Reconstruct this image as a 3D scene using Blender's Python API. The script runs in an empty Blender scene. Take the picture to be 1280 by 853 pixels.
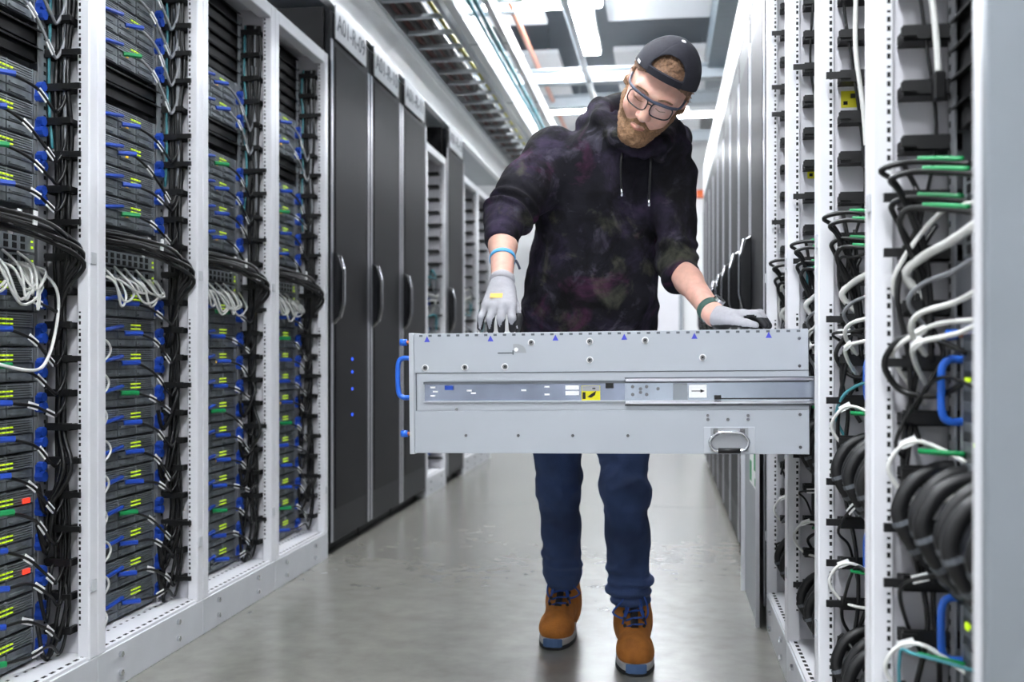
import bpy, math, random
import numpy as np
from mathutils import Vector, Matrix
random.seed(7)
R = math.radians
COL = bpy.context.scene.collection

# ------------------------------------------------------------------ camera, world, light, exposure
sc = bpy.context.scene
cam_d = bpy.data.cameras.new('camera'); cam = bpy.data.objects.new('camera', cam_d); COL.objects.link(cam)
cam_d.sensor_width = 36.0; cam_d.lens = 1290 / 1280 * 36.0
cam.location = (0, 0, 0.9)
cam.rotation_euler = (R(90.0), 0, math.atan(190 / 1290))
cam_d.shift_y = 13.5 / 1280
cam_d.clip_start = 0.05; cam_d.clip_end = 100
cam_d.dof.use_dof = True; cam_d.dof.focus_distance = 2.55; cam_d.dof.aperture_fstop = 3.2
sc.camera = cam
w = bpy.data.worlds.new('world'); sc.world = w; w.use_nodes = True
w.node_tree.nodes['Background'].inputs[0].default_value = (0.8, 0.88, 1.0, 1)
w.node_tree.nodes['Background'].inputs[1].default_value = 0.3
vs = sc.view_settings
vs.view_transform = 'Standard'; vs.look = 'None'; vs.gamma = 1.0; vs.use_curve_mapping = False
vs.exposure = 1.2
LAMP = 40.0            # emission of the ceiling luminaires

# ------------------------------------------------------------------ materials
def lin(c):
    return tuple(((v / 255) / 12.92 if v / 255 <= 0.04045 else ((v / 255 + 0.055) / 1.055) ** 2.4) for v in c) + (1.0,)
MATS = {}
def mat(name, rgb, rough=0.5, metal=0.0, var=0.06, scale=12.0, bump=0.0, bscale=80.0, emit=0.0, spec=0.5):
    m = bpy.data.materials.new(name); m.use_nodes = True
    nt = m.node_tree; b = nt.nodes['Principled BSDF']
    c = lin(rgb)
    tc = nt.nodes.new('ShaderNodeTexCoord')
    n = nt.nodes.new('ShaderNodeTexNoise'); n.inputs['Scale'].default_value = scale; n.inputs['Detail'].default_value = 3
    nt.links.new(tc.outputs['Object'], n.inputs['Vector'])
    r = nt.nodes.new('ShaderNodeValToRGB')
    r.color_ramp.elements[0].position = 0.3; r.color_ramp.elements[1].position = 0.7
    r.color_ramp.elements[0].color = tuple(v * (1 - var) for v in c[:3]) + (1,)
    r.color_ramp.elements[1].color = tuple(min(1, v * (1 + var)) for v in c[:3]) + (1,)
    nt.links.new(n.outputs['Fac'], r.inputs['Fac'])
    nt.links.new(r.outputs['Color'], b.inputs['Base Color'])
    b.inputs['Roughness'].default_value = rough; b.inputs['Metallic'].default_value = metal
    b.inputs['Specular IOR Level'].default_value = spec
    if emit:
        b.inputs['Emission Color'].default_value = c; b.inputs['Emission Strength'].default_value = emit
    if bump:
        n2 = nt.nodes.new('ShaderNodeTexNoise'); n2.inputs['Scale'].default_value = bscale; n2.inputs['Detail'].default_value = 4
        nt.links.new(tc.outputs['Object'], n2.inputs['Vector'])
        bp = nt.nodes.new('ShaderNodeBump'); bp.inputs['Strength'].default_value = bump; bp.inputs['Distance'].default_value = 0.01
        nt.links.new(n2.outputs['Fac'], bp.inputs['Height']); nt.links.new(bp.outputs['Normal'], b.inputs['Normal'])
    MATS[name] = m
    return m
mat('white_paint', (226, 226, 230), 0.38, 0, 0.02)
mat('side_white', (214, 213, 218), 0.45, 0, 0.03, 6)
mat('plinth_grey', (196, 198, 202), 0.42, 0, 0.03)
mat('hole_dark', (10, 10, 11), 0.8)
mat('finger_black', (7, 7, 8), 0.5)
mat('cable_black', (8, 8, 9), 0.38)
mat('cable_grey', (128, 130, 134), 0.4)
mat('cable_white', (224, 224, 220), 0.42)
mat('cable_teal', (70, 140, 150), 0.45)
mat('cable_green', (18, 140, 78), 0.4)
mat('cable_brown', (86, 42, 36), 0.5)
mat('cable_yellow', (170, 165, 70), 0.5)
mat('flag_white', (240, 240, 240), 0.6, 0, 0.02)
mat('chassis_dark', (74, 78, 82), 0.45, 0.3, 0.12, 30)
mat('grille_grey', (140, 146, 150), 0.4, 0.4, 0.15, 60)
mat('carrier_grey', (112, 118, 122), 0.42, 0.3, 0.2, 50)
mat('rail_zinc', (168, 170, 174), 0.35, 0.6, 0.05)
mat('blue_plastic', (32, 72, 172), 0.38, 0, 0.08)
mat('blue_handle', (40, 104, 212), 0.32, 0, 0.05)
mat('led_green', (190, 225, 30), 0.5, 0, 0, emit=0.3)
mat('led_red', (235, 60, 40), 0.5, 0, 0, emit=0.5)
mat('led_blue', (40, 90, 255), 0.5, 0, 0, emit=0.6)
mat('led_amber', (240, 190, 20), 0.5, 0, 0, emit=0.25)
mat('panel_black', (9, 9, 11), 0.42, 0.1, 0.1)
mat('cabinet_black', (10, 10, 12), 0.5, 0.0, spec=0.25)
mat('door_frame', (30, 31, 34), 0.45, 0.0, 0.05, spec=0.12)
mat('door_edge_sheen', (168, 168, 174), 0.3, 0.7, 0.03)
mat('handle_black', (16, 17, 20), 0.22)
mat('chrome', (215, 216, 220), 0.14, 1.0, 0.03)
mat('unit_steel', (182, 187, 194), 0.42, 0.35, 0.03, 5)
mat('unit_edge', (196, 200, 206), 0.35, 0.5, 0.03)
mat('rail_steel', (176, 184, 196), 0.22, 0.9, 0.12, 14)
mat('rail_blue_sheen', (150, 158, 176), 0.25, 0.8, 0.25, 9)  # strong tone variation paints reflections into the rail steel
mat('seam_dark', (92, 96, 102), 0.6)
mat('screw_steel', (128, 128, 130), 0.25, 0.9)
mat('label_yellow', (222, 214, 20), 0.5, 0, 0.04)
mat('label_blue', (70, 76, 196), 0.5)
mat('label_green', (16, 150, 84), 0.5)
mat('rubber_black', (11, 11, 13), 0.5)
mat('beam_grey', (176, 184, 190), 0.45, 0.2, 0.04)
mat('duct_grey', (112, 124, 132), 0.4, 0.4, 0.06)
mat('galv', (170, 176, 180), 0.32, 0.7, 0.08)
mat('copper', (208, 130, 96), 0.3, 0.75, 0.08)
mat('trunk_white', (236, 238, 240), 0.35, 0, 0.02)
mat('ceiling_panel', (228, 229, 232), 0.6, 0, 0.02, 3)
mat('ceiling_dark', (132, 142, 152), 0.6, 0, 0.05, 2)
mat('wall_white', (226, 227, 228), 0.6, 0, 0.02, 2)
mat('orange', (214, 96, 40), 0.5)
mat('lamp_white', (246, 250, 255), 0.5, 0, 0, emit=LAMP)
mat('lamp_body', (220, 222, 224), 0.4)
mat('panel_grey', (142, 148, 154), 0.4, 0.3, 0.03)
# people
mat('skin', (220, 172, 154), 0.5, 0, 0.10, 40, 0.05, 200)
MATS['skin'].node_tree.nodes['Principled BSDF'].inputs['Subsurface Weight'].default_value = 0.15
MATS['skin'].node_tree.nodes['Principled BSDF'].inputs['Subsurface Radius'].default_value = (0.01, 0.004, 0.002)
mat('lip', (178, 120, 106), 0.5)
mat('beard', (142, 108, 78), 0.75, 0, 0.30, 220, 0.6, 400)
mat('hair', (132, 100, 76), 0.6, 0, 0.35, 160, 0.6, 260)
mat('cap_navy', (32, 32, 42), 0.85, 0, 0.15, 60, 0.15, 500)
mat('glasses_grey', (58, 64, 82), 0.4)
mat('glasses_black', (22, 22, 26), 0.3)
mat('denim', (50, 68, 108), 0.85, 0, 0.38, 7, 0.3, 420)
mat('suede', (172, 106, 40), 0.85, 0, 0.22, 26, 0.25, 240)
mat('sole_grey', (176, 176, 176), 0.6)
mat('sole_black', (26, 26, 28), 0.7)
mat('sole_blue', (70, 98, 138), 0.6)
mat('lace_blue', (30, 66, 138), 0.7)
mat('tongue', (26, 22, 24), 0.8)
mat('glove_white', (168, 167, 172), 0.85, 0, 0.06, 90, 0.3, 700)
mat('glove_black', (26, 26, 30), 0.6, 0, 0.15, 90)
mat('glove_logo', (236, 176, 70), 0.6)
mat('band_blue', (86, 170, 222), 0.5)
mat('watch_green', (62, 92, 84), 0.6)

def node_mat(name):
    m = bpy.data.materials.new(name); m.use_nodes = True; MATS[name] = m
    return m, m.node_tree, m.node_tree.nodes['Principled BSDF']
# floor: polished concrete
m, nt, b = node_mat('concrete')
tc = nt.nodes.new('ShaderNodeTexCoord')
n1 = nt.nodes.new('ShaderNodeTexNoise'); n1.inputs['Scale'].default_value = 1.6; n1.inputs['Detail'].default_value = 8; n1.inputs['Roughness'].default_value = 0.72
n2 = nt.nodes.new('ShaderNodeTexNoise'); n2.inputs['Scale'].default_value = 14; n2.inputs['Detail'].default_value = 6
mx = nt.nodes.new('ShaderNodeMix'); mx.data_type = 'FLOAT'; mx.inputs[0].default_value = 0.35
nt.links.new(tc.outputs['Object'], n1.inputs['Vector']); nt.links.new(tc.outputs['Object'], n2.inputs['Vector'])
nt.links.new(n1.outputs['Fac'], mx.inputs[2]); nt.links.new(n2.outputs['Fac'], mx.inputs[3])
cr = nt.nodes.new('ShaderNodeValToRGB'); cr.color_ramp.elements[0].position = 0.32; cr.color_ramp.elements[1].position = 0.68
cr.color_ramp.elements[0].color = lin((106, 105, 99)); cr.color_ramp.elements[1].color = lin((134, 132, 125))
nt.links.new(mx.outputs[0], cr.inputs['Fac']); nt.links.new(cr.outputs['Color'], b.inputs['Base Color'])
rr = nt.nodes.new('ShaderNodeMapRange'); rr.inputs[3].default_value = 0.255; rr.inputs[4].default_value = 0.275
n3 = nt.nodes.new('ShaderNodeTexNoise'); n3.inputs['Scale'].default_value = 1.1; n3.inputs['Detail'].default_value = 1
nt.links.new(tc.outputs['Object'], n3.inputs['Vector']); nt.links.new(n3.outputs['Fac'], rr.inputs[0]); nt.links.new(rr.outputs[0], b.inputs['Roughness'])
b.inputs['Specular IOR Level'].default_value = 0.7; b.inputs['Coat Weight'].default_value = 0.3; b.inputs['Coat Roughness'].default_value = 0.26
# cabinet door: perforated dark metal
m, nt, b = node_mat('door_mesh')
tc = nt.nodes.new('ShaderNodeTexCoord')
v = nt.nodes.new('ShaderNodeTexVoronoi'); v.inputs['Scale'].default_value = 130; v.inputs['Randomness'].default_value = 0.15
nt.links.new(tc.outputs['Object'], v.inputs['Vector'])
cr = nt.nodes.new('ShaderNodeValToRGB'); cr.color_ramp.elements[0].position = 0.28; cr.color_ramp.elements[1].position = 0.36
cr.color_ramp.elements[0].color = lin((5, 5, 6)); cr.color_ramp.elements[1].color = lin((27, 27, 30))
nt.links.new(v.outputs['Distance'], cr.inputs['Fac']); nt.links.new(cr.outputs['Color'], b.inputs['Base Color'])
b.inputs['Roughness'].default_value = 0.5; b.inputs['Metallic'].default_value = 0.0; b.inputs['Specular IOR Level'].default_value = 0.1
# hoodie: dark tie-dye cloth
m, nt, b = node_mat('hoodie')
tc = nt.nodes.new('ShaderNodeTexCoord')
prev = None
base = nt.nodes.new('ShaderNodeRGB'); base.outputs[0].default_value = lin((22, 21, 28)); prev = base.outputs[0]
for i, (rgb, scl, lo, hi, off) in enumerate((((50, 42, 62), 7.5, 0.48, 0.68, 3.1), ((72, 73, 60), 8.5, 0.56, 0.72, 11.7), ((78, 36, 66), 7.0, 0.57, 0.74, 23.0), ((76, 73, 86), 13.0, 0.57, 0.74, 41.0), ((9, 8, 11), 9.0, 0.49, 0.66, 57.0))):
    mp = nt.nodes.new('ShaderNodeMapping'); mp.inputs['Location'].default_value = (off, off * 0.7, -off * 0.3)
    n = nt.nodes.new('ShaderNodeTexNoise'); n.inputs['Scale'].default_value = scl; n.inputs['Detail'].default_value = 5; n.inputs['Roughness'].default_value = 0.62; n.inputs['Distortion'].default_value = 0.6
    nt.links.new(tc.outputs['Object'], mp.inputs['Vector']); nt.links.new(mp.outputs[0], n.inputs['Vector'])
    mr = nt.nodes.new('ShaderNodeMapRange'); mr.inputs[1].default_value = lo; mr.inputs[2].default_value = hi
    nt.links.new(n.outputs['Fac'], mr.inputs[0])
    mx = nt.nodes.new('ShaderNodeMix'); mx.data_type = 'RGBA'
    nt.links.new(mr.outputs[0], mx.inputs[0]); nt.links.new(prev, mx.inputs[6]); mx.inputs[7].default_value = lin(rgb)
    prev = mx.outputs[2]
nt.links.new(prev, b.inputs['Base Color']); b.inputs['Roughness'].default_value = 0.9; b.inputs['Specular IOR Level'].default_value = 0.25
n = nt.nodes.new('ShaderNodeTexNoise'); n.inputs['Scale'].default_value = 28; n.inputs['Detail'].default_value = 5
nt.links.new(tc.outputs['Object'], n.inputs['Vector'])
bp = nt.nodes.new('ShaderNodeBump'); bp.inputs['Strength'].default_value = 0.35; bp.inputs['Distance'].default_value = 0.012
nt.links.new(n.outputs['Fac'], bp.inputs['Height']); nt.links.new(bp.outputs['Normal'], b.inputs['Normal'])
# clear lens
m, nt, b = node_mat('lens')
out = nt.nodes['Material Output']
tr = nt.nodes.new('ShaderNodeBsdfTransparent'); tr.inputs[0].default_value = (0.93, 0.94, 0.96, 1)
gl = nt.nodes.new('ShaderNodeBsdfGlossy'); gl.inputs['Roughness'].default_value = 0.03
ms = nt.nodes.new('ShaderNodeMixShader'); ms.inputs[0].default_value = 0.07
nt.links.new(tr.outputs[0], ms.inputs[1]); nt.links.new(gl.outputs[0], ms.inputs[2]); nt.links.new(ms.outputs[0], out.inputs[0])

# ------------------------------------------------------------------ mesh helpers
class MB:
    def __init__(s): s.v = []; s.f = []
    def box(s, x0, x1, y0, y1, z0, z1):
        if x0 > x1: x0, x1 = x1, x0
        if y0 > y1: y0, y1 = y1, y0
        if z0 > z1: z0, z1 = z1, z0
        o = len(s.v)
        s.v += [(x0, y0, z0), (x1, y0, z0), (x1, y1, z0), (x0, y1, z0), (x0, y0, z1), (x1, y0, z1), (x1, y1, z1), (x0, y1, z1)]
        s.f += [tuple(o + i for i in q) for q in ((3, 2, 1, 0), (4, 5, 6, 7), (0, 1, 5, 4), (1, 2, 6, 5), (2, 3, 7, 6), (3, 0, 4, 7))]
        return s
    def cyl(s, a, b, r, n=10, r2=None):
        return s.tube([a, b], r, n, r2=r2)
    def tube(s, pts, r, n=6, closed=False, r2=None):
        P = [Vector(p) for p in pts]; k = len(P); o = len(s.v)
        T = []
        for i in range(k):
            if closed: t = P[(i + 1) % k] - P[i - 1]
            else: t = P[min(i + 1, k - 1)] - P[max(i - 1, 0)]
            T.append(t.normalized() if t.length > 1e-9 else Vector((0, 0, 1)))
        u = T[0].orthogonal().normalized()
        for i in range(k):
            u = (u - T[i] * u.dot(T[i]))
            u = u.normalized() if u.length > 1e-6 else T[i].orthogonal().normalized()
            w_ = T[i].cross(u)
            rad = r[i] if isinstance(r, (list, tuple)) else (r if r2 is None else r + (r2 - r) * i / (k - 1))
            for j in range(n):
                a = 2 * math.pi * j / n
                s.v.append(tuple(P[i] + (u * math.cos(a) + w_ * math.sin(a)) * rad))
        for i in range(k if closed else k - 1):
            for j in range(n):
                a0 = o + i * n; a1 = o + ((i + 1) % k) * n
                s.f.append((a0 + j, a0 + (j + 1) % n, a1 + (j + 1) % n, a1 + j))
        if not closed:
            s.f.append(tuple(o + j for j in reversed(range(n)))); s.f.append(tuple(o + (k - 1) * n + j for j in range(n)))
        return s
    def prism(s, poly, axis, a, b):
        """poly: 2-D points; axis: which axis is extruded from a to b"""
        o = len(s.v); n = len(poly)
        for t in (a, b):
            for p in poly:
                q = list(p); q.insert(axis, t); s.v.append(tuple(q))
        s.f.append(tuple(o + i for i in reversed(range(n)))); s.f.append(tuple(o + n + i for i in range(n)))
        for i in range(n): s.f.append((o + i, o + (i + 1) % n, o + n + (i + 1) % n, o + n + i))
        return s
    def mesh(s, name, m, smooth=False, bevel=0):
        me = bpy.data.meshes.new(name); me.from_pydata(s.v, [], s.f); me.update()
        me.materials.append(MATS[m])
        import bmesh
        bm = bmesh.new(); bm.from_mesh(me); bmesh.ops.recalc_face_normals(bm, faces=bm.faces)
        if bevel: bmesh.ops.bevel(bm, geom=bm.edges[:], offset=bevel, segments=1, affect='EDGES', clamp_overlap=True)
        bm.to_mesh(me); bm.free()
        if smooth: me.shade_smooth()
        return me
    def build(s, name, m, parent=None, smooth=False, bevel=0, loc=None):
        return link(name, s.mesh(name, m, smooth, bevel), parent, loc)
def link(name, me, parent=None, loc=None, rot=None):
    o = bpy.data.objects.new(name, me); COL.objects.link(o)
    if parent: o.parent = parent
    if loc: o.location = loc
    if rot: o.rotation_euler = rot
    return o
def empty(name, loc=(0, 0, 0), rot=None):
    return link(name, None, None, loc, rot)
def tag(o, label, cat=None, group=None):
    o['label'] = label
    if cat: o['category'] = cat
    if group: o['group'] = group
    return o
def struct(o): o['kind'] = 'structure'; return o
def catmull(pts, n=6):
    P = [Vector(p) for p in pts]
    if len(P) < 3: return P
    out = []
    for i in range(len(P) - 1):
        p0 = P[max(i - 1, 0)]; p1 = P[i]; p2 = P[i + 1]; p3 = P[min(i + 2, len(P) - 1)]
        for k in range(n):
            t = k / n
            out.append(0.5 * ((2 * p1) + (p2 - p0) * t + (2 * p0 - 5 * p1 + 4 * p2 - p3) * t * t + (3 * p1 - p0 - 3 * p2 + p3) * t ** 3))
    out.append(P[-1]); return out
def copy_tree(o, parent=None):
    c = o.copy(); COL.objects.link(c); c.parent = parent
    for ch in list(o.children): copy_tree(ch, c)
    return c
ORD = ['lowest', 'second', 'third', 'fourth', 'fifth', 'sixth', 'seventh', 'eighth', 'ninth', 'tenth', 'eleventh', 'twelfth', 'thirteenth', 'fourteenth', 'fifteenth', 'sixteenth', 'seventeenth', 'eighteenth', 'nineteenth', 'twentieth', 'twenty-first', 'twenty-second', 'twenty-third', 'twenty-fourth']
def frombot(i): return 'lowest' if i == 0 else ORD[i] + ' from bottom'
def flag(parent, p, d, size=(0.026, 0.013), m='flag_white', name='label_flag'):
    """a small folded paper flag stuck round a cable at p, running along d"""
    d = Vector(d).normalized(); up = Vector((0, 0, 1))
    s_ = d.cross(up); s_ = s_.normalized() if s_.length > 1e-4 else Vector((1, 0, 0)); u = s_.cross(d)
    o = MB(); h, q = size[0] / 2, size[1] / 2
    B = MB().box(-h, h, -0.0012, 0.0012, -q, q)
    M = Matrix((d, s_, u)).transposed()
    o.v = [tuple(Vector(p) + M @ Vector(v_)) for v_ in B.v]; o.f = B.f
    return o.build(name, m, parent)
def cable(name, pts, r, m, label, cat='cable', group=None, flags=(), n=6, plug=None, sub=6, fsize=(0.026, 0.013)):
    P = catmull(pts, sub)
    o = MB().tube(P, r, n).build(name, m, None, True)
    tag(o, label, cat, group)
    for t in flags:
        i = min(len(P) - 2, int(t * (len(P) - 1))); flag(o, P[i], P[i + 1] - P[i], fsize)
    if plug:
        d = (P[1] - P[0]).normalized()
        MB().tube([P[0] - d * 0.004, P[0] + d * plug[1]], plug[2], 6).build('plug', plug[0], o)
    return o

# ------------------------------------------------------------------ the room
XL, XR = -1.45, 0.33
struct(MB().box(-5, 4, -3.5, 14.2, -0.1, 0).build('floor', 'concrete'))
fl = bpy.data.objects['floor']
for yy in (1.2, 6.05, 10.9): MB().box(XL, XR, yy, yy + 0.006, -0.0005, 0.0006).build('joint', 'seam_dark', fl)
ceil = struct(MB().box(-5, 4, -3.5, 14.2, 4.1, 4.2).build('ceiling', 'ceiling_dark'))
struct(MB().box(-5, 4, 14.0, 14.2, 0, 4.1).build('wall_back', 'wall_white'))
struct(MB().box(-5.1, -5, -3.5, 14.2, 0, 4.1).build('wall_left', 'wall_white'))
struct(MB().box(4, 4.1, -3.5, 14.2, 0, 4.1).build('wall_right', 'wall_white'))
struct(MB().box(-5, 4, -3.6, -3.5, 0, 4.1).build('wall_front', 'wall_white'))
dr = struct(MB().box(-0.75, 0.2, 13.96, 14.0, 0, 2.1).build('door_1', 'side_white'))
MB().box(-0.8, -0.75, 13.94, 14.0, 0, 2.15).box(0.2, 0.25, 13.94, 14.0, 0, 2.15).box(-0.8, 0.25, 13.94, 14.0, 2.1, 2.15).build('door_frame', 'panel_grey', dr)
MB().cyl((-0.65, 13.96, 1.0), (-0.65, 13.9, 1.0), 0.012).cyl((-0.65, 13.9, 1.0), (-0.52, 13.9, 1.0), 0.01).build('handle', 'chrome', dr)
# white suspended ceiling panels
for (x0, x1) in ((-3.4, -2.3), (-2.1, -0.95), (-0.45, 0.42), (0.75, 1.9), (2.1, 3.4)):
    for (y0, y1) in ((-3.0, 0.2), (0.5, 3.9), (4.3, 8.45), (9.3, 11.2), (11.7, 13.6)):
        MB().box(x0, x1, y0, y1, 3.6, 3.64).build('ceiling_panel', 'ceiling_panel', ceil)
for y_, z_, nm in ((8.62, 3.16, 'nearest'), (9.75, 3.22, 'middle'), (11.6, 3.24, 'farthest')):
    b_ = MB().box(-4.9, 3.9, y_, y_ + 0.12, z_, z_ + 0.012).box(-4.9, 3.9, y_, y_ + 0.12, z_ + 0.108, z_ + 0.12).box(-4.9, 3.9, y_ + 0.05, y_ + 0.07, z_, z_ + 0.12)
    tag(b_.build('ceiling_beam', 'beam_grey'), 'light grey steel beam crossing the aisle overhead, ' + nm + ' of three', 'beam', 'overhead cross beams')
def luminaire(x, y, z, lx, ly, label):
    t = tag(empty('ceiling_light', (x, y, z)), label, 'light', 'ceiling lights')
    MB().box(-lx / 2, lx / 2, -ly / 2, ly / 2, 0.0, 0.06).build('housing', 'lamp_body', t, bevel=0.004)
    MB().box(-lx / 2 + 0.012, lx / 2 - 0.012, -ly / 2 + 0.012, ly / 2 - 0.012, -0.022, 0.0).build('diffuser', 'lamp_white', t, bevel=0.006)
    for s_ in (-1, 1):
        MB().cyl((s_ * lx * 0.3, s_ * ly * 0.3, 0.06), (s_ * lx * 0.3, s_ * ly * 0.3, 4.1 - z), 0.005, 6).build('hanger_rod', 'galv', t)
for i, (y_, nm) in enumerate(((-1.6, 'added unseen behind the viewer'), (0.5, 'added unseen above the viewer'), (2.5, 'above the pulled-out unit'), (4.5, 'above the first black cabinets'), (6.4, 'beyond the first black cabinets'), (8.05, 'seen end-on beside the grey conduit'))):
    luminaire(-0.1 if y_ < 1 else -0.62, y_, 3.42, 0.3 if y_ < 1 else 0.2, 1.3, 'long white ceiling light running along the aisle, ' + nm)  # first two are unseen, added wider and off the row to light camera-facing surfaces
luminaire(0.2, 10.55, 3.3, 0.62, 0.16, 'white cross-aisle ceiling light glowing beside the capped head')
luminaire(-0.98, 10.2, 3.3, 0.5, 0.16, 'white cross-aisle ceiling light behind the hoodie shoulder')
luminaire(-0.9, 7.6, 3.5, 0.9, 0.3, 'broad white ceiling light at the top edge above the copper pipe')
luminaire(-0.5, 12.6, 3.3, 1.2, 0.2, 'far white ceiling light added to brighten the end wall')  # unseen lamp added to brighten the end wall
for i, (y_) in enumerate((1.0, 4.0, 7.0, 10.0)):
    luminaire(-3.6, y_, 3.42, 0.2, 1.3, 'ceiling light over the hidden aisle behind left racks, ' + ('nearest', 'second', 'third', 'farthest')[i])
    luminaire(2.7, y_, 3.42, 0.2, 1.3, 'ceiling light over the hidden aisle behind right racks, ' + ('nearest', 'second', 'third', 'farthest')[i])
# small round lamps on the second beam
for k, x_ in enumerate((-0.42, 0.16)):
    t = tag(empty('spot_lamp', (x_, 9.7, 3.16)), 'small round white lamp on the middle beam, ' + ('left of the cap', 'right of the cap')[k], 'lamp', 'round lamps on the beam')
    MB().cyl((0, 0, 0), (0, 0, 0.06), 0.07, 14).build('housing', 'lamp_body', t, True)
    MB().cyl((0, 0, -0.015), (0, 0, 0), 0.06, 14).build('diffuser', 'lamp_white', t)
# copper pipe, conduit, ducts
def pipe(name, a, b, r, m, label, clips=4):
    o = MB().cyl(a, b, r, 12).build(name, m, None, True); tag(o, label, 'pipe')
    for k in range(clips):
        t = (k + 0.5) / clips; p = Vector(a).lerp(Vector(b), t); d = (Vector(b) - Vector(a)).normalized()
        MB().tube([p - d * 0.03, p + d * 0.03], r * 1.35, 12).build('coupling', 'galv' if m != 'copper' else 'copper', o, True)
    return o
pipe('copper_pipe', (-1.05, 0.5, 3.3), (-1.05, 13.9, 3.3), 0.021, 'copper', 'copper pipe running overhead along the aisle', 3)
pipe('steel_conduit', (-0.67, 0.5, 3.1), (-0.56, 13.9, 3.1), 0.027, 'galv', 'grey steel conduit running overhead along the aisle', 6)
tag(MB().box(0.36, 0.5, 1.0, 9.4, 3.25, 3.55).build('air_duct', 'duct_grey'), 'dark grey air duct above the right cabinets', 'duct')
tag(MB().box(0.52, 0.64, 1.0, 9.4, 3.1, 3.16).box(0.52, 0.525, 1.0, 9.4, 3.1, 3.2).box(0.635, 0.64, 1.0, 9.4, 3.1, 3.2).build('cable_trough', 'beam_grey'), 'pale metal cable trough beside the dark duct', 'cable tray')
tag(MB().box(0.42, 1.1, 13.7, 13.8, 2.92, 3.02).build('orange_beam', 'orange'), 'orange painted beam far down at the end wall', 'beam')
# overhead ladder tray
t = tag(empty('ladder_tray', (0, 0, 2.66)), 'metal ladder tray with rungs carrying cables over the left row', 'cable tray')
for x_ in (-1.42, -1.13): MB().box(x_ - 0.012, x_ + 0.012, 0.8, 13.5, -0.012, 0.05).build('side_rail', 'galv', t)
rung = MB().box(-1.41, -1.14, -0.014, 0.014, 0.0, 0.02).mesh('rung', 'galv')
y_ = 1.0
while y_ < 13.4:
    link('rung', rung, t, (0, y_, 0)); y_ += 0.27
OC = [(-1.385, 'cable_brown', 0.018, 'brown cable at the outer rail'), (-1.352, 'cable_black', 0.02, 'thick black cable at the outer rail'), (-1.318, 'cable_brown', 0.016, 'inner brown cable'), (-1.285, 'cable_black', 0.020, 'thick black cable near the middle'), (-1.253, 'cable_black', 0.016, 'slim black cable near the middle'), (-1.19, 'cable_yellow', 0.012, 'yellow-green cable at the aisle rail'), (-1.162, 'cable_yellow', 0.010, 'thin yellow-green cable at the aisle rail')]
for k, (x_, m_, r_, nm) in enumerate(OC):
    pts = [(x_ + random.uniform(-.008, .008), 0.8 + j * 1.05, 2.685 + r_ + random.uniform(0, .01)) for j in range(13)]
    cable('overhead_cable', pts, r_, m_, nm + ' of the ladder tray', group='cables on the ladder tray')
for k, (x_, m_, r_, nm) in enumerate(((-1.37, 'cable_black', 0.017, 'upper black cable at the outer rail'), (-1.335, 'cable_brown', 0.015, 'upper brown cable'), (-1.30, 'cable_black', 0.017, 'upper black cable near the middle'))):
    cable('overhead_cable', [(x_ + random.uniform(-.008, .008), 0.8 + j * 1.05, 2.742 + random.uniform(0, .01)) for j in range(13)], r_, m_, nm + ' of the ladder tray', group='cables on the ladder tray')
for k, (x0, x1, hh) in enumerate(((-1.10, -1.05, 0.14), (-0.905, -0.872, 0.10))):
    o = MB().box(x0, x1, 0.8, 13.5, 2.66, 2.66 + hh)
    o = tag(o.build('cable_trunking', 'trunk_white', None, bevel=0.003), ('tall white cable trunking beside the ladder tray', 'slim white cable trunking nearest the aisle middle')[k], 'cable tray')
    for j in range(9): MB().box(x0 - 0.002, x1 + 0.002, 1.6 + j * 1.4, 1.62 + j * 1.4, 2.657, 2.663 + hh).build('joint_strip', 'galv', o)
for k, x_ in enumerate((-0.99, -0.955)):
    cable('overhead_cable', [(x_, 0.8 + j * 2.1, 2.69 + random.uniform(0, .01)) for j in range(7)], 0.011, 'cable_teal', ('teal cable against the tall white trunking', 'teal cable against the slim white trunking')[k])
t = tag(empty('hanger_fitting', (-0.96, 5.55, 2.66)), 'white box fitting on a hanger rod over the trunking', 'bracket')
MB().cyl((0.02, 0, 0.08), (0.02, 0, 1.44), 0.008, 8).build('rod', 'galv', t)
MB().prism([(-0.16, 0.2), (0.18, 0.2), (0.1, 0.36), (-0.07, 0.36)], 1, -0.12, 0.12).build('cover', 'lamp_body', t, bevel=0.006)
MB().box(-0.17, 0.19, -0.13, 0.13, 0.18, 0.2).build('plate', 'rail_zinc', t)
MB().box(-0.15, 0.16, -0.02, 0.02, 0.08, 0.095).build('clamp', 'galv', t)
# white fascias above the rows
o = MB().box(XL - 0.04, XL, 0.8, 9.8, 2.44, 2.64).box(XL, XL + 0.03, 0.8, 9.8, 2.63, 2.64); o = tag(o.build('row_fascia', 'trunk_white'), 'white sheet-metal fascia above the left row of cabinets', 'fascia')
MB().box(XL - 1.0, XL - 0.04, 4.34, 9.8, 2.5, 2.52).build('top_sheet', 'beam_grey', o)
tag(MB().box(XR, XR + 0.05, 3.47, 8.9, 2.22, 2.46).build('row_fascia', 'trunk_white'), 'white sheet-metal fascia above the right row of cabinets', 'fascia')

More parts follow.
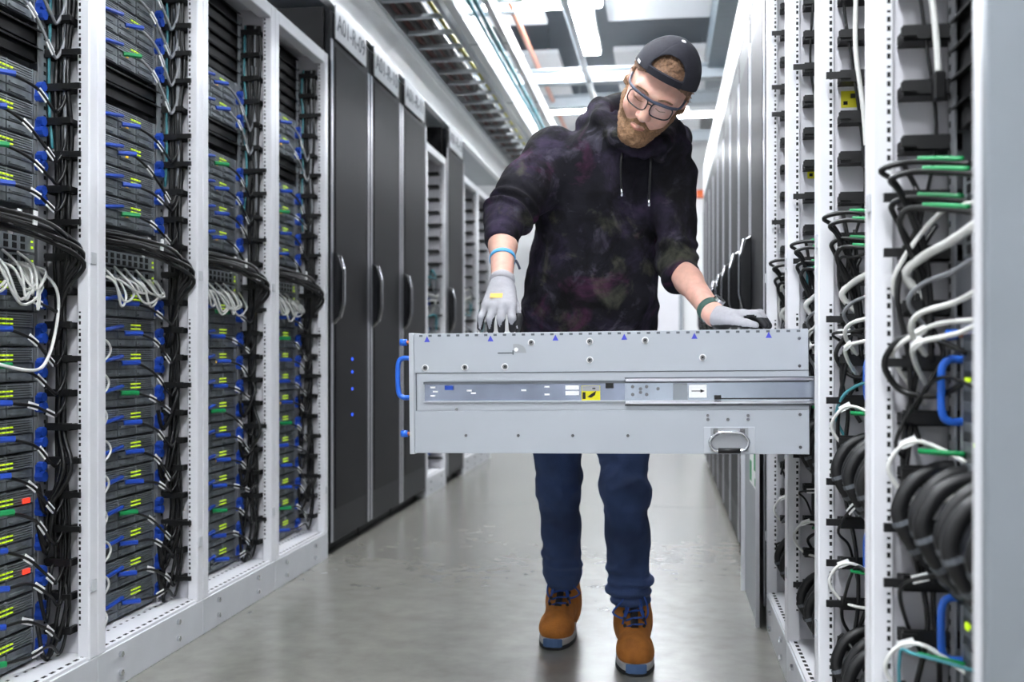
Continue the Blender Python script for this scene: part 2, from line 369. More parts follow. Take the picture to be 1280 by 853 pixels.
# ------------------------------------------------------------------ racks
HOLES = {}
def slots(z0, z1, pitch, d, w_, h_, depth):
    """small dark rectangular holes in a column, as shallow plates; at depth d (x), facing -y"""
    mb = MB(); z = z0; k = 0
    while z < z1:
        if not (1.0 < z < 1.19): mb.box(d - w_ / 2, d + w_ / 2, -depth, 0.0, z, z + (h_ if k % 3 else h_ * 0.45))
        z += pitch; k += 1
    return mb
def finger_mesh(sd, L, hook):
    mb = MB(); a = 0.042
    h_ = 0.0095 if sd < 0 else 0.0125
    mb.box(sd * a, sd * (a + L), -0.045, -0.035, -h_, h_)
    mb.box(sd * a, sd * (a + 0.012), -0.045, 0, -0.007, 0.007); mb.box(sd * (a + L - 0.012), sd * (a + L), -0.045, 0, -0.007, 0.007)
    mb.box(sd * (a - hook), sd * (a + 0.02), -0.050, -0.043, -0.006, 0.008); mb.box(sd * a, sd * (a + L), -0.045, 0.0, -h_, -h_ + 0.003)
    return mb.mesh('cable_finger', 'finger_black')
FING = {}
def make_rack(label, X, sd, y0, y1, pw=0.036, blanks=(), outer=False, detail=True, group='white server racks', sticker=()):
    t = tag(empty('server_rack', (X, y0, 0)), label, 'server rack', group)
    W = y1 - y0; HT = 2.2
    B = lambda a, b, c, d, e, f: (sd * a, sd * b, c, d, e, f)
    MB().box(*B(0, 1.08, 0.001, W - 0.001, 0.0, 0.112)).build('plinth', 'plinth_grey', t, bevel=0.002)
    for k in (0.18, 0.72):
        for z in (0.035, 0.085):
            MB().cyl((0, W * k, z), (-sd * 0.008, W * k, z), 0.009, 6).build('bolt', 'chrome', t)
    bt = MB().box(*B(0.004, 0.13, 0.004, W - 0.004, 0.112, 0.12)).build('base_tray', 'white_paint', t)
    s_ = MB(); y = 0.03
    while y < W - 0.04:
        s_.box(*B(0.015, 0.024, y, y + 0.018, 0.12, 0.1204)); s_.box(*B(0.085, 0.092, y, y + 0.010, 0.12, 0.1204)); y += 0.034
    s_.build('tray_slots', 'hole_dark', bt)['kind'] = 'stuff'
    p = MB().box(*B(0, 0.034, 0.0, pw, 0.112, HT)).build('post', 'white_paint', t, bevel=0.003)
    p = MB().box(*B(0, 0.034, W - pw, W, 0.112, HT)).build('post', 'white_paint', t, bevel=0.003)
    s_ = slots(0.2, HT - 0.05, 0.0148, 0.0, 0.0055, 0.0085, 0.0004)
    s_.v = [(sd * (0.026) + a, W - pw + b, c) for a, b, c in s_.v]
    s_.build('mounting_holes', 'hole_dark', p)['kind'] = 'stuff'
    MB().box(*B(-0.0035, 0, W - pw + 0.006, W - pw + 0.03, 1.125, 1.155)).build('latch_plate', 'plinth_grey', p, bevel=0.001)
    MB().box(*B(-0.0035, 0, W - pw + 0.006, W - pw + 0.03, 0.285, 0.315)).build('latch_plate', 'plinth_grey', p, bevel=0.001)
    MB().box(*B(0.03, 1.08, W - 0.012, W - 0.006, 0.112, HT)).build('side_panel', 'side_white', t)
    MB().box(*B(0.03, 1.08, 0.0 if outer else 0.006, 0.012, 0.112, HT)).build('side_panel', 'side_white', t)
    MB().box(*B(0, 0.05, pw, W - pw, HT - 0.05, HT)).build('top_rail', 'white_paint', t, bevel=0.003)
    MB().box(*B(0.05, 1.08, 0, W, HT - 0.012, HT)).build('roof', 'side_white', t)
    MB().box(*B(1.06, 1.08, 0.012, W - 0.012, 0.112, HT - 0.012)).build('rear_door', 'panel_black', t)
    if outer: MB().box(*B(0.0, 1.1, -0.02, 0.0, 0.0, HT)).build('end_panel', 'panel_grey', t, bevel=0.003)
    r_ = MB().box(*B(0.112, 0.16, W - 0.05, W - 0.045, 0.12, HT - 0.05)).box(*B(0.112, 0.115, W - 0.085, W - 0.045, 0.12, HT - 0.05)).build('mounting_rail', 'rail_zinc', t)
    if detail:
        s_ = MB(); z = 0.14
        while z < HT - 0.08:
            s_.box(*B(0.1115, 0.112, W - 0.062, W - 0.053, z, z + 0.0095)); z += 0.0222
        s_.build('rail_holes', 'hole_dark', r_)['kind'] = 'stuff'
    key = (sd,)
    if key not in FING: FING[key] = [finger_mesh(sd, 0.072 if sd < 0 else 0.088, h) for h in (0.004, 0.004, 0.03)]
    for i in range(23):
        z = 0.19 + i * 0.0865
        if z < HT - 0.07: link('cable_finger', random.choice(FING[key]), t, (0, W - 0.014, z))
    for z in blanks:
        b_ = MB().box(*B(0.12, 0.14, 0.05, W - 0.075, z + 0.002, z + 0.043))
        b_.prism([(sd * 0.12, z + 0.036), (sd * 0.104, z + 0.030), (sd * 0.104, z + 0.033), (sd * 0.12, z + 0.043)], 1, 0.052, W - 0.077)
        b_.build('blanking_panel', 'panel_black', t)
    for (d_, z_) in sticker:
        q = MB().box(*B(d_, d_ + 0.036, W - 0.0128, W - 0.012, z_, z_ + 0.036)).build('warning_sticker', 'label_yellow', t)
        MB().box(*B(d_ + 0.005, d_ + 0.014, W - 0.0133, W - 0.0128, z_ + 0.006, z_ + 0.014)).box(*B(d_ + 0.02, d_ + 0.03, W - 0.0133, W - 0.0128, z_ + 0.02, z_ + 0.03)).build('symbol', 'hole_dark', q)
    return t
U2 = 0.0875
# two-unit server prototype; front at x=0 facing +x, y along the width
def server_parts():
    P = []
    P.append(('chassis', MB().box(-0.7, -0.002, 0.0, 0.44, 0.0015, 0.086).mesh('chassis', 'chassis_dark'), (0, 0, 0)))
    g = MB()
    for k in range(6): g.box(-0.002, 0.004, 0.012, 0.428, 0.050 + k * 0.006, 0.0532 + k * 0.006)
    for k in range(5): g.box(-0.002, 0.0045, 0.012 + k * 0.103, 0.016 + k * 0.103, 0.048, 0.085)
    P.append(('grille', g.mesh('grille', 'grille_grey'), (0, 0, 0)))
    c = MB().box(-0.002, 0.003, 0, 0.098, 0, 0.019).box(0.003, 0.007, 0.006, 0.07, 0.004, 0.009).mesh('drive_carrier', 'carrier_grey')
    for k in range(4):
        for j in range(2): P.append(('drive_carrier', c, (0, 0.014 + k * 0.104, 0.004 + j * 0.0215)))
    P.append(('release_lever', MB().tube([(0.006, 0.10, 0.046), (0.014, 0.15, 0.052), (0.014, 0.225, 0.062)], 0.006, 6).mesh('release_lever', 'blue_plastic'), (0, 0, 0)))
    k = MB().cyl((0, 0, 0.0), (0.022, 0, 0.0), 0.0135, 8).cyl((0.004, 0, 0.026), (0.02, 0, 0.026), 0.0125, 8).box(0, 0.012, -0.009, 0.009, -0.004, 0.03).mesh('latch', 'blue_plastic')
    P.append(('latch', k, (0.0, 0.452, 0.022)))
    P.append(('mounting_ear', MB().box(-0.004, 0.0, 0.44, 0.475, 0.002, 0.086).mesh('mounting_ear', 'rail_zinc'), (0, 0, 0)))
    l = MB()
    for a in range(4):
        for b_ in range(2): l.box(0.004, 0.0062, 0.29 + a * 0.015, 0.300 + a * 0.015, 0.054 + b_ * 0.011, 0.0575 + b_ * 0.011)
    l.box(0.0032, 0.0052, 0.355, 0.372, 0.030, 0.034)
    P.append(('status_light', l.mesh('status_light', 'led_green'), (0, 0, 0)))
    P.append(('power_button', MB().box(0.003, 0.0056, 0.262, 0.274, 0.036, 0.042).mesh('power_button', 'led_amber'), (0, 0, 0)))
    return P
SP = server_parts()
FAULT = MB().box(0.003, 0.007, 0.385, 0.412, 0.05, 0.062).mesh('fault_light', 'led_red')
def server(X, y, z, label, group, fault=False):
    t = tag(empty('rack_server', (X, y, z)), label, 'server', group)
    for n_, me, loc in SP: link(n_, me, t, loc)
    if fault: link('fault_light', FAULT, t)
    return t
# one-unit network switch prototype
sw = MB().box(-0.45, 0, 0, 0.44, 0.0015, 0.042).mesh('chassis', 'grille_grey')
pt = MB().box(-0.001, 0.0015, 0, 0.016, 0, 0.013).mesh('port', 'hole_dark')
SWP = [('chassis', sw, (0, 0, 0))] + [('port', pt, (0, 0.02 + k * 0.033, 0.006 + j * 0.018)) for k in range(12) for j in range(2)]
SWP.append(('status_light', MB().box(0, 0.002, 0.425, 0.432, 0.01, 0.016).box(0, 0.002, 0.425, 0.432, 0.025, 0.03).mesh('status_light', 'led_green'), (0, 0, 0)))
def switch(X, y, z, label, group, sd=-1):
    t = tag(empty('network_switch', (X, y, z)), label, 'network switch', group)
    if sd > 0: t.rotation_euler = (0, 0, math.pi); t.location = (X, y + 0.44, z)
    for n_, me, loc in SWP: link(n_, me, t, loc)
    return t

LB = [1.87, 2.487, 3.104, 3.721, 4.338]
LN = ['nearest', 'second', 'third', 'fourth']
SXL = XL - 0.118
for i in range(4):
    y0, y1 = LB[i], LB[i + 1]; nm = LN[i] + ' left rack'
    blanks = [1.63, 1.675] if i < 2 else [1.63, 1.675] + [1.90 + k * 0.0445 for k in range(6)]
    make_rack('white open server rack full of grey servers, ' + LN[i] + ' in the left row', XL, -1, y0, y1, 0.04, blanks)
    ys = y0 + 0.085
    zs = [0.125 + k * U2 for k in range(11)] + [1.26 + k * U2 for k in range(4)] + ([1.73 + k * U2 for k in range(4)] if i < 2 else [1.72, 1.72 + U2])
    for k, z in enumerate(zs):
        server(SXL, ys, z, 'grey rack server with blue latches, ' + frombot(k) + ' in the ' + nm, 'rack servers of the left row', fault=(i == 0 and k in (2, 4)))
    for k, z in enumerate((1.10, 1.148)):
        switch(SXL, ys, z, ('lower', 'upper')[k] + ' network switch amid the cables of the ' + nm, 'network switches of the left row')
    # vertical black bundle in the channel
    yc = y1 - 0.055
    for k in range(9):
        xk = XL - 0.047 - 0.0068 * k
        top = 2.12 if k < 7 else 1.24
        bot = random.choice((0.25, 0.35, 0.5, 0.6, 0.75))
        pts = []; z = top
        while z > bot:
            sq = 0.42 if z < 1.2 else (0.75 if z < 1.7 else 1.0)
            pts.append((XL - 0.078 + (xk - (XL - 0.078)) * sq + random.uniform(-.004, .004), yc + 0.012 + random.uniform(-.008, .008), z)); z -= 0.11
        # end loop: swings out, dips and comes back up to a server
        side = random.choice((-1, 1))
        pts += [(xk + side * 0.012, yc - 0.01, bot), (XL - 0.09, yc - 0.03, bot - 0.09 - 0.02 * (k % 3)), (SXL + 0.03, yc - 0.07, bot - 0.03)]
        cable('bundled_cable', pts, 0.0052 if k % 3 else 0.0066, 'cable_black', 'black cable ' + ('closest to' if k == 0 else ORD[k] + ' from') + ' the post in the bundle of the ' + nm, group='vertical black bundle of the ' + nm, sub=4, n=5)
    for k in range(2):
        xk = XL - 0.06 - 0.04 * k
        cable('bundled_cable', [(xk + random.uniform(-.006, .006), yc + 0.006, 2.12 - 0.1 * j) for j in range(8)], 0.004, 'cable_teal' if k else 'cable_grey', ('thin grey', 'thin teal')[k] + ' cable down the upper channel of the ' + nm, group='thin cables of the left channels', sub=3, n=5)
    # patch cable per server
    for k, z in enumerate(zs):
        ya = ys + random.uniform(0.22, 0.27); zz = z + 0.042
        drop = random.uniform(0.03, 0.10)
        if k < 3 : drop = 0.02 + 0.0 * k
        if z > 1.7: drop = 0.11
        ye = y1 - 0.06
        p = [(SXL + 0.006, ya, zz), (SXL + 0.03, ya + 0.035, zz - 0.002), (SXL + 0.045, ya + 0.11, zz - 0.35 * drop), (SXL + 0.05, ys + 0.43, zz - drop), (XL - 0.07, ye - 0.01, zz - 1.15 * drop), (XL - 0.06, ye + 0.012, zz - 0.75 * drop + (0.03 if k > 2 else 0.09)), (XL - 0.075, ye + 0.015, zz + 0.12)]
        if k < 3:
            dip = 0.05 if k else 0.0
            p = p[:3] + [(SXL + 0.055, ys + 0.42, zz - dip), (XL - 0.066, ye, zz - dip - 0.03), (XL - 0.05, ye + 0.012, zz + 0.08), (XL - 0.06, ye + 0.015, zz + 0.24)]
        o = cable('patch_cable', p, 0.0042, 'cable_black' if z < 1.7 else 'cable_grey', 'black patch cable with white flag, server ' + frombot(k) + ' of the ' + nm if z < 1.7 else 'grey patch cable with white flags, server ' + frombot(k) + ' of the ' + nm, group='patch cables of the left row', flags=(0.34, 0.52) if k % 2 else (0.42,), sub=5, fsize=(0.036, 0.016),
              plug=(('blue_plastic' if (k + i) % 4 else 'cable_green'), 0.05, 0.0075))
    # thick horizontal bundle at the switches
    for k in range(9):
        za = 1.232 - 0.007 * (k % 4); ya = ys + 0.0 + 0.03 * (k % 3)
        out = 0.05 + 0.012 * (k % 5)
        p = [(SXL + 0.012, ya - 0.02, za), (SXL + out, ya + 0.16, za + 0.004 - 0.004 * k), (SXL + out + 0.012, ya + 0.32, za - 0.012 - 0.004 * k), (XL - 0.035 + 0.012 * (k % 4), y1 - 0.07 + 0.004 * (k % 3), za - 0.045 - 0.006 * k), (XL - 0.055, y1 - 0.06, za - 0.12 - 0.006 * k), (XL - 0.078 - 0.003 * k, y1 - 0.05, za - 0.3)]
        cable('switch_cable', p, 0.0058, 'cable_black', 'black cable in the thick sweep from the switches of the ' + nm + ', ' + ('topmost' if k == 0 else ORD[k] + ' down'), group='thick black sweep of the ' + nm, flags=(0.3,) if k in (1, 4, 6) else (), sub=6, fsize=(0.016, 0.034))
    # white cables drooping under the switches
    for k in range(11 if i == 0 else 8):
        ya = ys + 0.1 + 0.03 * k + random.uniform(-.012, .012); yb = ya + random.uniform(0.05, 0.2); yb = yb if yb < ys + 0.45 else ys + random.uniform(0.34, 0.45); dp = random.uniform(0.02, 0.075) + (0.025 if i == 0 else 0)
        p = [(SXL + 0.004, ya, 1.115 + 0.03 * (k % 2)), (SXL + 0.045, ya + 0.01, 1.10), (SXL + 0.05, 0.5 * (ya + yb), 1.10 - dp), (SXL + 0.045, yb, 1.085 - 0.3 * dp), (SXL + 0.01, yb + 0.01, 1.12)]
        cable('network_cable', p, 0.0038, 'cable_white', 'white cable drooping below the switches of the ' + nm + ', ' + ('nearest' if k == 0 else ORD[k]) + ' along the row', group='white drooping cables of the ' + nm, sub=6, n=5)
    if i == 0:
        cable('network_cable', [(SXL + 0.02, ys + 0.42, 1.11), (SXL + 0.05, ys + 0.455, 1.06), (SXL + 0.05, ys + 0.46, 0.98), (SXL + 0.06, ys + 0.40, 0.88), (SXL + 0.06, ys + 0.33, 0.855), (SXL + 0.02, ys + 0.22, 0.88)], 0.0042, 'cable_white', 'long white cable looping lowest in the nearest left rack')
    # little white loops at the near edge
    if i:
        for k in range(9):
            z = 0.16 + 0.093 * k; yn = y0 + 0.125 + 0.01 * (k % 3)
            cable('loop_cable', [(SXL + 0.01, yn - 0.03, z + 0.035), (SXL + 0.035, yn + 0.03, z + 0.03), (SXL + 0.04, yn + 0.055, z), (SXL + 0.035, yn + 0.02, z - 0.03), (SXL + 0.01, yn - 0.04, z - 0.03)], 0.0034, 'cable_white', 'small white cable loop, ' + frombot(k) + ' at near edge of the ' + nm, group='small white loops of the left row', n=5)

# ------------------------------------------------------------------ black cabinets
def text_mesh(txt, size):
    cu = bpy.data.curves.new('txt', 'FONT'); cu.body = txt; cu.size = size; cu.align_x = 'CENTER'; cu.align_y = 'CENTER'; cu.extrude = 0.0005
    ob = bpy.data.objects.new('txt', cu); COL.objects.link(ob); dg = bpy.context.evaluated_depsgraph_get()
    me = bpy.data.meshes.new_from_object(ob.evaluated_get(dg)); bpy.data.objects.remove(ob); bpy.data.curves.remove(cu)
    me.materials.clear(); me.materials.append(MATS['seam_dark']); return me
def make_cabinet(label, X, sd, y0, y1, HT, sign=None, group='black cabinets', leds=False):
    t = tag(empty('server_cabinet', (X, y0, 0)), label, 'cabinet', group)
    W = y1 - y0
    B = lambda a, b, c, d, e, f: (sd * a, sd * b, c, d, e, f)
    MB().box(*B(0.03, 1.08, 0.002, W - 0.002, 0.05, HT)).build('body', 'cabinet_black', t, bevel=0.003)
    MB().box(*B(0.06, 1.05, 0.01, W - 0.01, 0, 0.05)).build('toe_kick', 'cabinet_black', t)
    d = MB().box(*B(0.0, 0.028, 0.012, W - 0.012, 0.055, HT - 0.01)).build('door', 'door_frame', t, bevel=0.004)
    MB().box(*B(-0.003, 0.0, 0.075, W - 0.075, 0.2, HT - 0.16)).build('mesh_panel', 'door_mesh', d)
    for c0 in (0.013, W - 0.037):
        MB().box(*B(-0.004, 0.0, c0, c0 + 0.024, 0.06, HT - 0.14)).build('edge_sheen_strip', 'door_edge_sheen', d)  # pale frame strips, with the edges' reflections put into their colour
    yh = 0.055 if sd < 0 else W - 0.055
    h = MB().prism([(-sd * 0.0, 1.02), (-sd * 0.028, 1.05), (-sd * 0.046, 1.12), (-sd * 0.046, 1.26), (-sd * 0.026, 1.33), (0, 1.345)], 1, yh - 0.02, yh + 0.02).build('handle', 'handle_black', d, bevel=0.005)
    MB().tube([(-sd * 0.03, yh - sd * 0.014, 1.05), (-sd * 0.048, yh - sd * 0.014, 1.12), (-sd * 0.048, yh - sd * 0.014, 1.26), (-sd * 0.03, yh - sd * 0.014, 1.328)], 0.004, 6).build('chrome_edge', 'chrome', h, True)
    if leds:
        q = MB()
        for z in (0.6, 0.72, 0.8, 0.86): q.box(*B(-0.0045, -0.003, W * 0.5, W * 0.5 + 0.02, z, z + 0.012))
        q.build('indicator_light', 'led_blue', d)
    if sign:
        q = MB().box(*B(-0.012, -0.006, 0.05, W - 0.10, HT - 0.13, HT + 0.02)).build('sign_plate', 'plinth_grey', t)
        o = link('sign_text', text_mesh(sign, 0.11), q)
        o.location = (-sd * 0.0125, (W - 0.05) / 2, HT - 0.055); o.rotation_euler = (R(90), 0, R(90) if sd < 0 else R(-90))
    return t
CL = [4.36, 4.98, 5.60, 6.22]
for i in range(3):
    make_cabinet('black server cabinet with mesh door, ' + ('first', 'second', 'third')[i] + ' of three in the left row', XL, -1, CL[i], CL[i + 1], 2.42, ('A01-R-09', 'A01-R-10', 'A01-R-11')[i], leds=(i == 0))
def far_rack(label, y0, y1, seed):
    t = make_rack(label, XL, -1, y0, y1, 0.036, [1.5 + k * 0.0445 for k in range(14)], detail=False)
    random.seed(seed)
    for k in range(6):
        z = 0.2 + k * 0.2
        server(SXL, y0 + 0.06, z, 'grey server, ' + frombot(k) + ' in the ' + label.split(',')[0], 'servers in the far left racks')
    for k in range(20):
        yb = y1 - 0.082; z = 0.30 + 0.058 * k
        p = [(SXL + 0.01, yb - 0.12, z), (XL - 0.04, yb - 0.06, z + random.uniform(-.05, .05)), (XL - 0.03 - random.random() * 0.05, yb - 0.02, z + random.uniform(-.12, .06)), (XL - 0.09, yb - 0.01, z + random.uniform(-.15, .1)), (SXL + 0.02, yb - 0.08, z - 0.05)]
        cable('network_cable', p, 0.007, random.choice(('cable_white', 'cable_white', 'cable_grey', 'cable_teal')), 'pale cable ' + frombot(k) + ' in the ' + label.split(',')[0], group='tangled cables of the ' + label.split(',')[0], n=5)
far_rack('white rack between black cabinets, with tangled white cables', 6.225, 6.80, 3)
make_cabinet('lone black server cabinet beyond the white rack, left row', XL, -1, 6.81, 7.42, 2.42, 'A01-R-13')
far_rack('white far rack just beyond the lone black cabinet', 7.43, 8.01, 4)
far_rack('white last rack beside the gloved wrist', 8.01, 8.60, 5)
random.seed(11)
for i in range(9):
    y0 = 3.475 + i * 0.6
    make_cabinet('black server cabinet with mesh door in the right row, ' + ('nearest', 'second', 'third', 'fourth', 'fifth', 'sixth', 'seventh', 'eighth', 'farthest')[i] + ' of nine', XR, 1, y0 + 0.003, y0 + 0.597, 2.22, None, 'black cabinets of the right row')

# ------------------------------------------------------------------ right racks
RBY = [1.147, 1.752, 2.333, 2.900, 3.455]
RN = ['nearest', 'second', 'third', 'fourth']
for i in range(4):
    make_rack('white open rack with big black cable coils, ' + RN[i] + ' in the right row', XR, 1, RBY[i], RBY[i + 1], 0.03, [1.24 + k * 0.0445 for k in range(20)], outer=(i == 0), sticker=(((0.05, 1.43),) if i == 1 else ((0.055, 1.37),) if i == 2 else ((0.06, 1.3),) if i == 3 else ()))
SXR = XR + 0.118
# storage unit: origin at front, near, bottom corner; body runs +x
UH, UL, UW = 0.284, 0.925, 0.445
def storage_unit():
    t = empty('storage_unit')
    b_ = MB().box(0.008, UL, 0.002, UW, 0.0, UH).build('chassis', 'unit_steel', t, bevel=0.0015)
    MB().box(0.0, 0.012, -0.002, UW + 0.002, -0.003, UH + 0.002).build('front_flange', 'unit_edge', t, bevel=0.001)
    # outer skin panels on the near side: upper, middle channel, lower, each proud of the seam
    MB().box(0.014, UL, -0.001, 0.002, UH * 0.672, UH).build('upper_panel', 'unit_steel', t, bevel=0.0004)
    MB().box(0.014, UL, -0.0018, 0.002, 0.0, UH * 0.352).build('lower_panel', 'unit_steel', t, bevel=0.0006)
    mp = MB().box(0.020, UL, 0.0, 0.002, UH * 0.60, UH * 0.665).box(0.020, UL, 0.0, 0.002, UH * 0.36, UH * 0.43).box(0.020, 0.035, 0.0, 0.002, UH * 0.43, UH * 0.60).build('middle_panel', 'unit_steel', t)
    MB().box(0.016, UL, -0.0013, 0.0, UH * 0.6665, UH * 0.672).box(0.016, 0.0185, -0.0013, 0.0, UH * 0.355, UH * 0.667).build('seam', 'seam_dark', mp)
    rl = MB().box(0.038, UL, -0.002, 0.002, UH * 0.432, UH * 0.575).build('inner_rail', 'rail_blue_sheen', t)
    MB().box(0.036, UL, -0.005, 0.0, UH * 0.575, UH * 0.595).build('rail_lip', 'seam_dark', rl)
    MB().box(0.036, UL, -0.006, 0.0, UH * 0.425, UH * 0.437).build('rail_lip', 'unit_edge', rl)
    MB().box(0.088, 0.108, -0.008, -0.002, 0.150, 0.160).build('rail_latch', 'blue_plastic', rl)
    MB().box(0.468, 0.486, -0.008, -0.002, 0.152, 0.164).build('rail_stop', 'rubber_black', rl)
    q = MB().box(0.412, 0.455, -0.003, -0.002, 0.124, 0.158).build('warning_label', 'label_yellow', rl)
    MB().box(0.414, 0.421, -0.0035, -0.003, 0.127, 0.143).prism([(0.425, 0.132), (0.436, 0.140), (0.446, 0.146), (0.443, 0.136), (0.434, 0.130)], 1, -0.0035, -0.003).box(0.437, 0.444, -0.0035, -0.003, 0.150, 0.153).build('symbol', 'rubber_black', q)
    MB().box(0.413, 0.454, -0.0034, -0.003, 0.1455, 0.1575).build('grey_field', 'rail_zinc', q)
    MB().box(0.374, 0.406, -0.003, -0.002, 0.149, 0.159).box(0.374, 0.406, -0.003, -0.002, 0.136, 0.146).build('white_label', 'flag_white', rl)
    for (x, z) in ((0.052, 0.154), (0.058, 0.144), (0.052, 0.134), (0.14, 0.146), (0.15, 0.14), (0.27, 0.146), (0.325, 0.154), (0.325, 0.136)):
        MB().box(x, x + 0.012, -0.0026, -0.002, z, z + 0.004).build('rivet_slot', 'flag_white', rl)
    # second slide stage
    so = MB().box(0.512, UL + 0.012, -0.004, -0.001, UH * 0.42, UH * 0.605).build('slide_rail', 'rail_steel', t)
    MB().box(0.512, UL + 0.012, -0.011, -0.003, UH * 0.585, UH * 0.612).build('slide_lip', 'chrome', so, bevel=0.002)
    MB().box(0.512, UL + 0.012, -0.011, -0.003, UH * 0.402, UH * 0.43).build('slide_lip', 'chrome', so, bevel=0.002)
    MB().box(0.512, UL + 0.012, -0.0045, -0.003, UH * 0.612, UH * 0.622).box(0.512, UL + 0.012, -0.0045, -0.003, UH * 0.39, UH * 0.402).build('slide_dark_edge', 'seam_dark', so)  # thin dark strips above and below the slide lips
    MB().box(0.622, 0.655, -0.0045, -0.004, UH * 0.435, UH * 0.57).build('cut_out', 'panel_grey', so)
    q = MB().box(0.658, 0.698, -0.005, -0.004, UH * 0.455, UH * 0.56).build('arrow_label', 'flag_white', so)
    MB().box(0.664, 0.686, -0.0055, -0.005, 0.1435, 0.1455).prism([(0.684, 0.1405), (0.694, 0.1445), (0.684, 0.1485)], 1, -0.0055, -0.005).build('arrow', 'rubber_black', q)
    MB().box(0.715, 0.73, -0.012, -0.004, 0.125, 0.135).box(0.73, UL + 0.008, -0.0075, -0.006, 0.1255, 0.128).build('release_tab', 'rubber_black', so)
    for (x, z) in ((0.53, 0.155), (0.548, 0.15), (0.562, 0.155), (0.53, 0.137), (0.548, 0.142), (0.562, 0.137), (0.588, 0.15)):
        MB().cyl((x, -0.0052, z), (x, -0.003, z), 0.004, 10).build('rivet', 'screw_steel', so)
    # screws
    big = MB().cyl((0, -0.004, 0), (0, 0.0, 0), 0.0058, 12).mesh('screw', 'screw_steel'); wsh = MB().cyl((0, -0.0016, 0), (0, 0.0, 0), 0.0082, 14).mesh('washer', 'flag_white'); slot = MB().box(-0.002, 0.002, -0.0046, -0.004, -0.0022, 0.0022).mesh('screw_recess', 'hole_dark')
    for (x, z) in ((0.040, 0.203), (0.136, 0.203), (0.232, 0.204), (0.295, 0.260), (0.432, 0.261), (0.432, 0.218), (0.560, 0.262), (0.69, 0.221)):
        s_ = link('screw', big, t, (x, -0.001, z)); link('washer', wsh, s_); link('screw_recess', slot, s_)
    sm = MB().cyl((0, -0.0015, 0), (0, 0.0, 0), 0.0036, 10).mesh('small_screw', 'screw_steel')
    for (x, z) in ((0.137, 0.042), (0.262, 0.042), (0.39, 0.042), (0.518, 0.042), (0.115, 0.104), (0.70, 0.088), (0.70, 0.079), (0.745, 0.079), (0.79, 0.079), (0.79, 0.088), (0.905, 0.09), (0.905, 0.016), (0.905, 0.2), (0.905, 0.262)):
        link('small_screw', sm, t, (x, -0.0018 if z < 0.1 else -0.0008, z))
    # top flange tabs and blue arrow marks
    tab = MB().box(-0.004, 0.004, -0.0016, -0.0008, -0.0035, 0.0015).mesh('edge_slot', 'seam_dark')
    for k in range(40): link('edge_slot', tab, t, (0.03 + k * 0.0224, 0, UH - 0.004))
    tri = MB().prism([(-0.007, -0.006), (0.007, -0.006), (0, 0.008)], 1, -0.0018, -0.0008).mesh('blue_triangle', 'label_blue')
    for x in (0.045, 0.198, 0.352, 0.512, 0.672, 0.838): link('blue_triangle', tri, t, (x, 0, UH - 0.014))
    # quarter-round catch
    pts = [(0.262 + 0.021 * math.cos(a), 0.236 + 0.021 * math.sin(a)) for a in [k * math.pi / 16 for k in range(9)]] + [(0.252, 0.257), (0.252, 0.236)]
    c_ = MB().prism(pts, 1, -0.0016, -0.0008).build('catch_recess', 'rail_zinc', t)
    MB().cyl((0.259, -0.003, 0.244), (0.259, -0.0016, 0.244), 0.005, 10).build('catch_pin', 'flag_white', c_)
    MB().box(0.215, 0.25, -0.0018, -0.0008, 0.2345, 0.2375).box(0.25, 0.253, -0.002, -0.0008, 0.232, 0.242).build('catch_slot', 'seam_dark', c_)
    # drop handle at the lower rear
    hp = MB().box(0.69, 0.805, -0.0035, -0.001, 0.002, 0.062).build('handle_plate', 'unit_edge', t, bevel=0.0008)
    MB().box(0.706, 0.79, -0.0042, -0.0035, 0.006, 0.06).build('handle_recess', 'rail_zinc', hp)
    lp = [(0.725, 0.05), (0.712, 0.042), (0.704, 0.030), (0.708, 0.016), (0.722, 0.0085), (0.772, 0.0085), (0.786, 0.016), (0.79, 0.030), (0.782, 0.042), (0.769, 0.05)]
    MB().tube(catmull([(x, -0.012, z) for x, z in lp] + [(lp[0][0], -0.012, lp[0][1])], 4)[:-1], 0.0042, 8, closed=True).build('bail', 'chrome', hp, True)
    MB().cyl((0.722, -0.012, 0.0085), (0.772, -0.012, 0.0085), 0.0062, 10).build('grip', 'rubber_black', hp, True)
    MB().box(0.712, 0.722, -0.014, -0.004, 0.046, 0.058).box(0.772, 0.782, -0.014, -0.004, 0.046, 0.058).build('hinge', 'screw_steel', hp)
    # front: dark grille with blue handles and thumb screws
    fr = MB().box(-0.004, 0.0, 0.03, UW - 0.03, 0.02, UH - 0.02).build('front_grille', 'chassis_dark', t)
    for k in range(8): MB().box(-0.007, -0.004, 0.04, UW - 0.04, 0.03 + k * 0.03, 0.044 + k * 0.03).build('grille_bar', 'carrier_grey', fr)
    MB().box(-0.0075, -0.004, UW - 0.07, UW - 0.05, 0.19, 0.2).box(-0.0075, -0.004, UW - 0.1, UW - 0.09, 0.1, 0.106).build('status_light', 'led_green', fr)
    for yy in (0.012, UW - 0.012):
        hp_ = [(0, 0.132), (-0.018, 0.132), (-0.029, 0.143), (-0.031, 0.18), (-0.029, 0.215), (-0.018, 0.226), (0, 0.226)]
        MB().tube(catmull([(x, yy, z) for x, z in hp_], 4), 0.0062, 8).build('blue_handle', 'blue_handle', t, True)
        for z in (0.045, 0.264):
            s_ = MB().cyl((-0.008, yy, z), (0, yy, z), 0.0045, 8).build('thumb_screw', 'copper', t)
            MB().cyl((-0.024, yy, z), (-0.008, yy, z), 0.0085, 12).build('blue_knob', 'blue_handle', s_, True, bevel=0)
    # rear connectors
    MB().box(UL, UL + 0.006, 0.03, UW - 0.03, 0.02, UH - 0.02).build('rear_panel', 'panel_black', t)
    return t
unit = storage_unit()
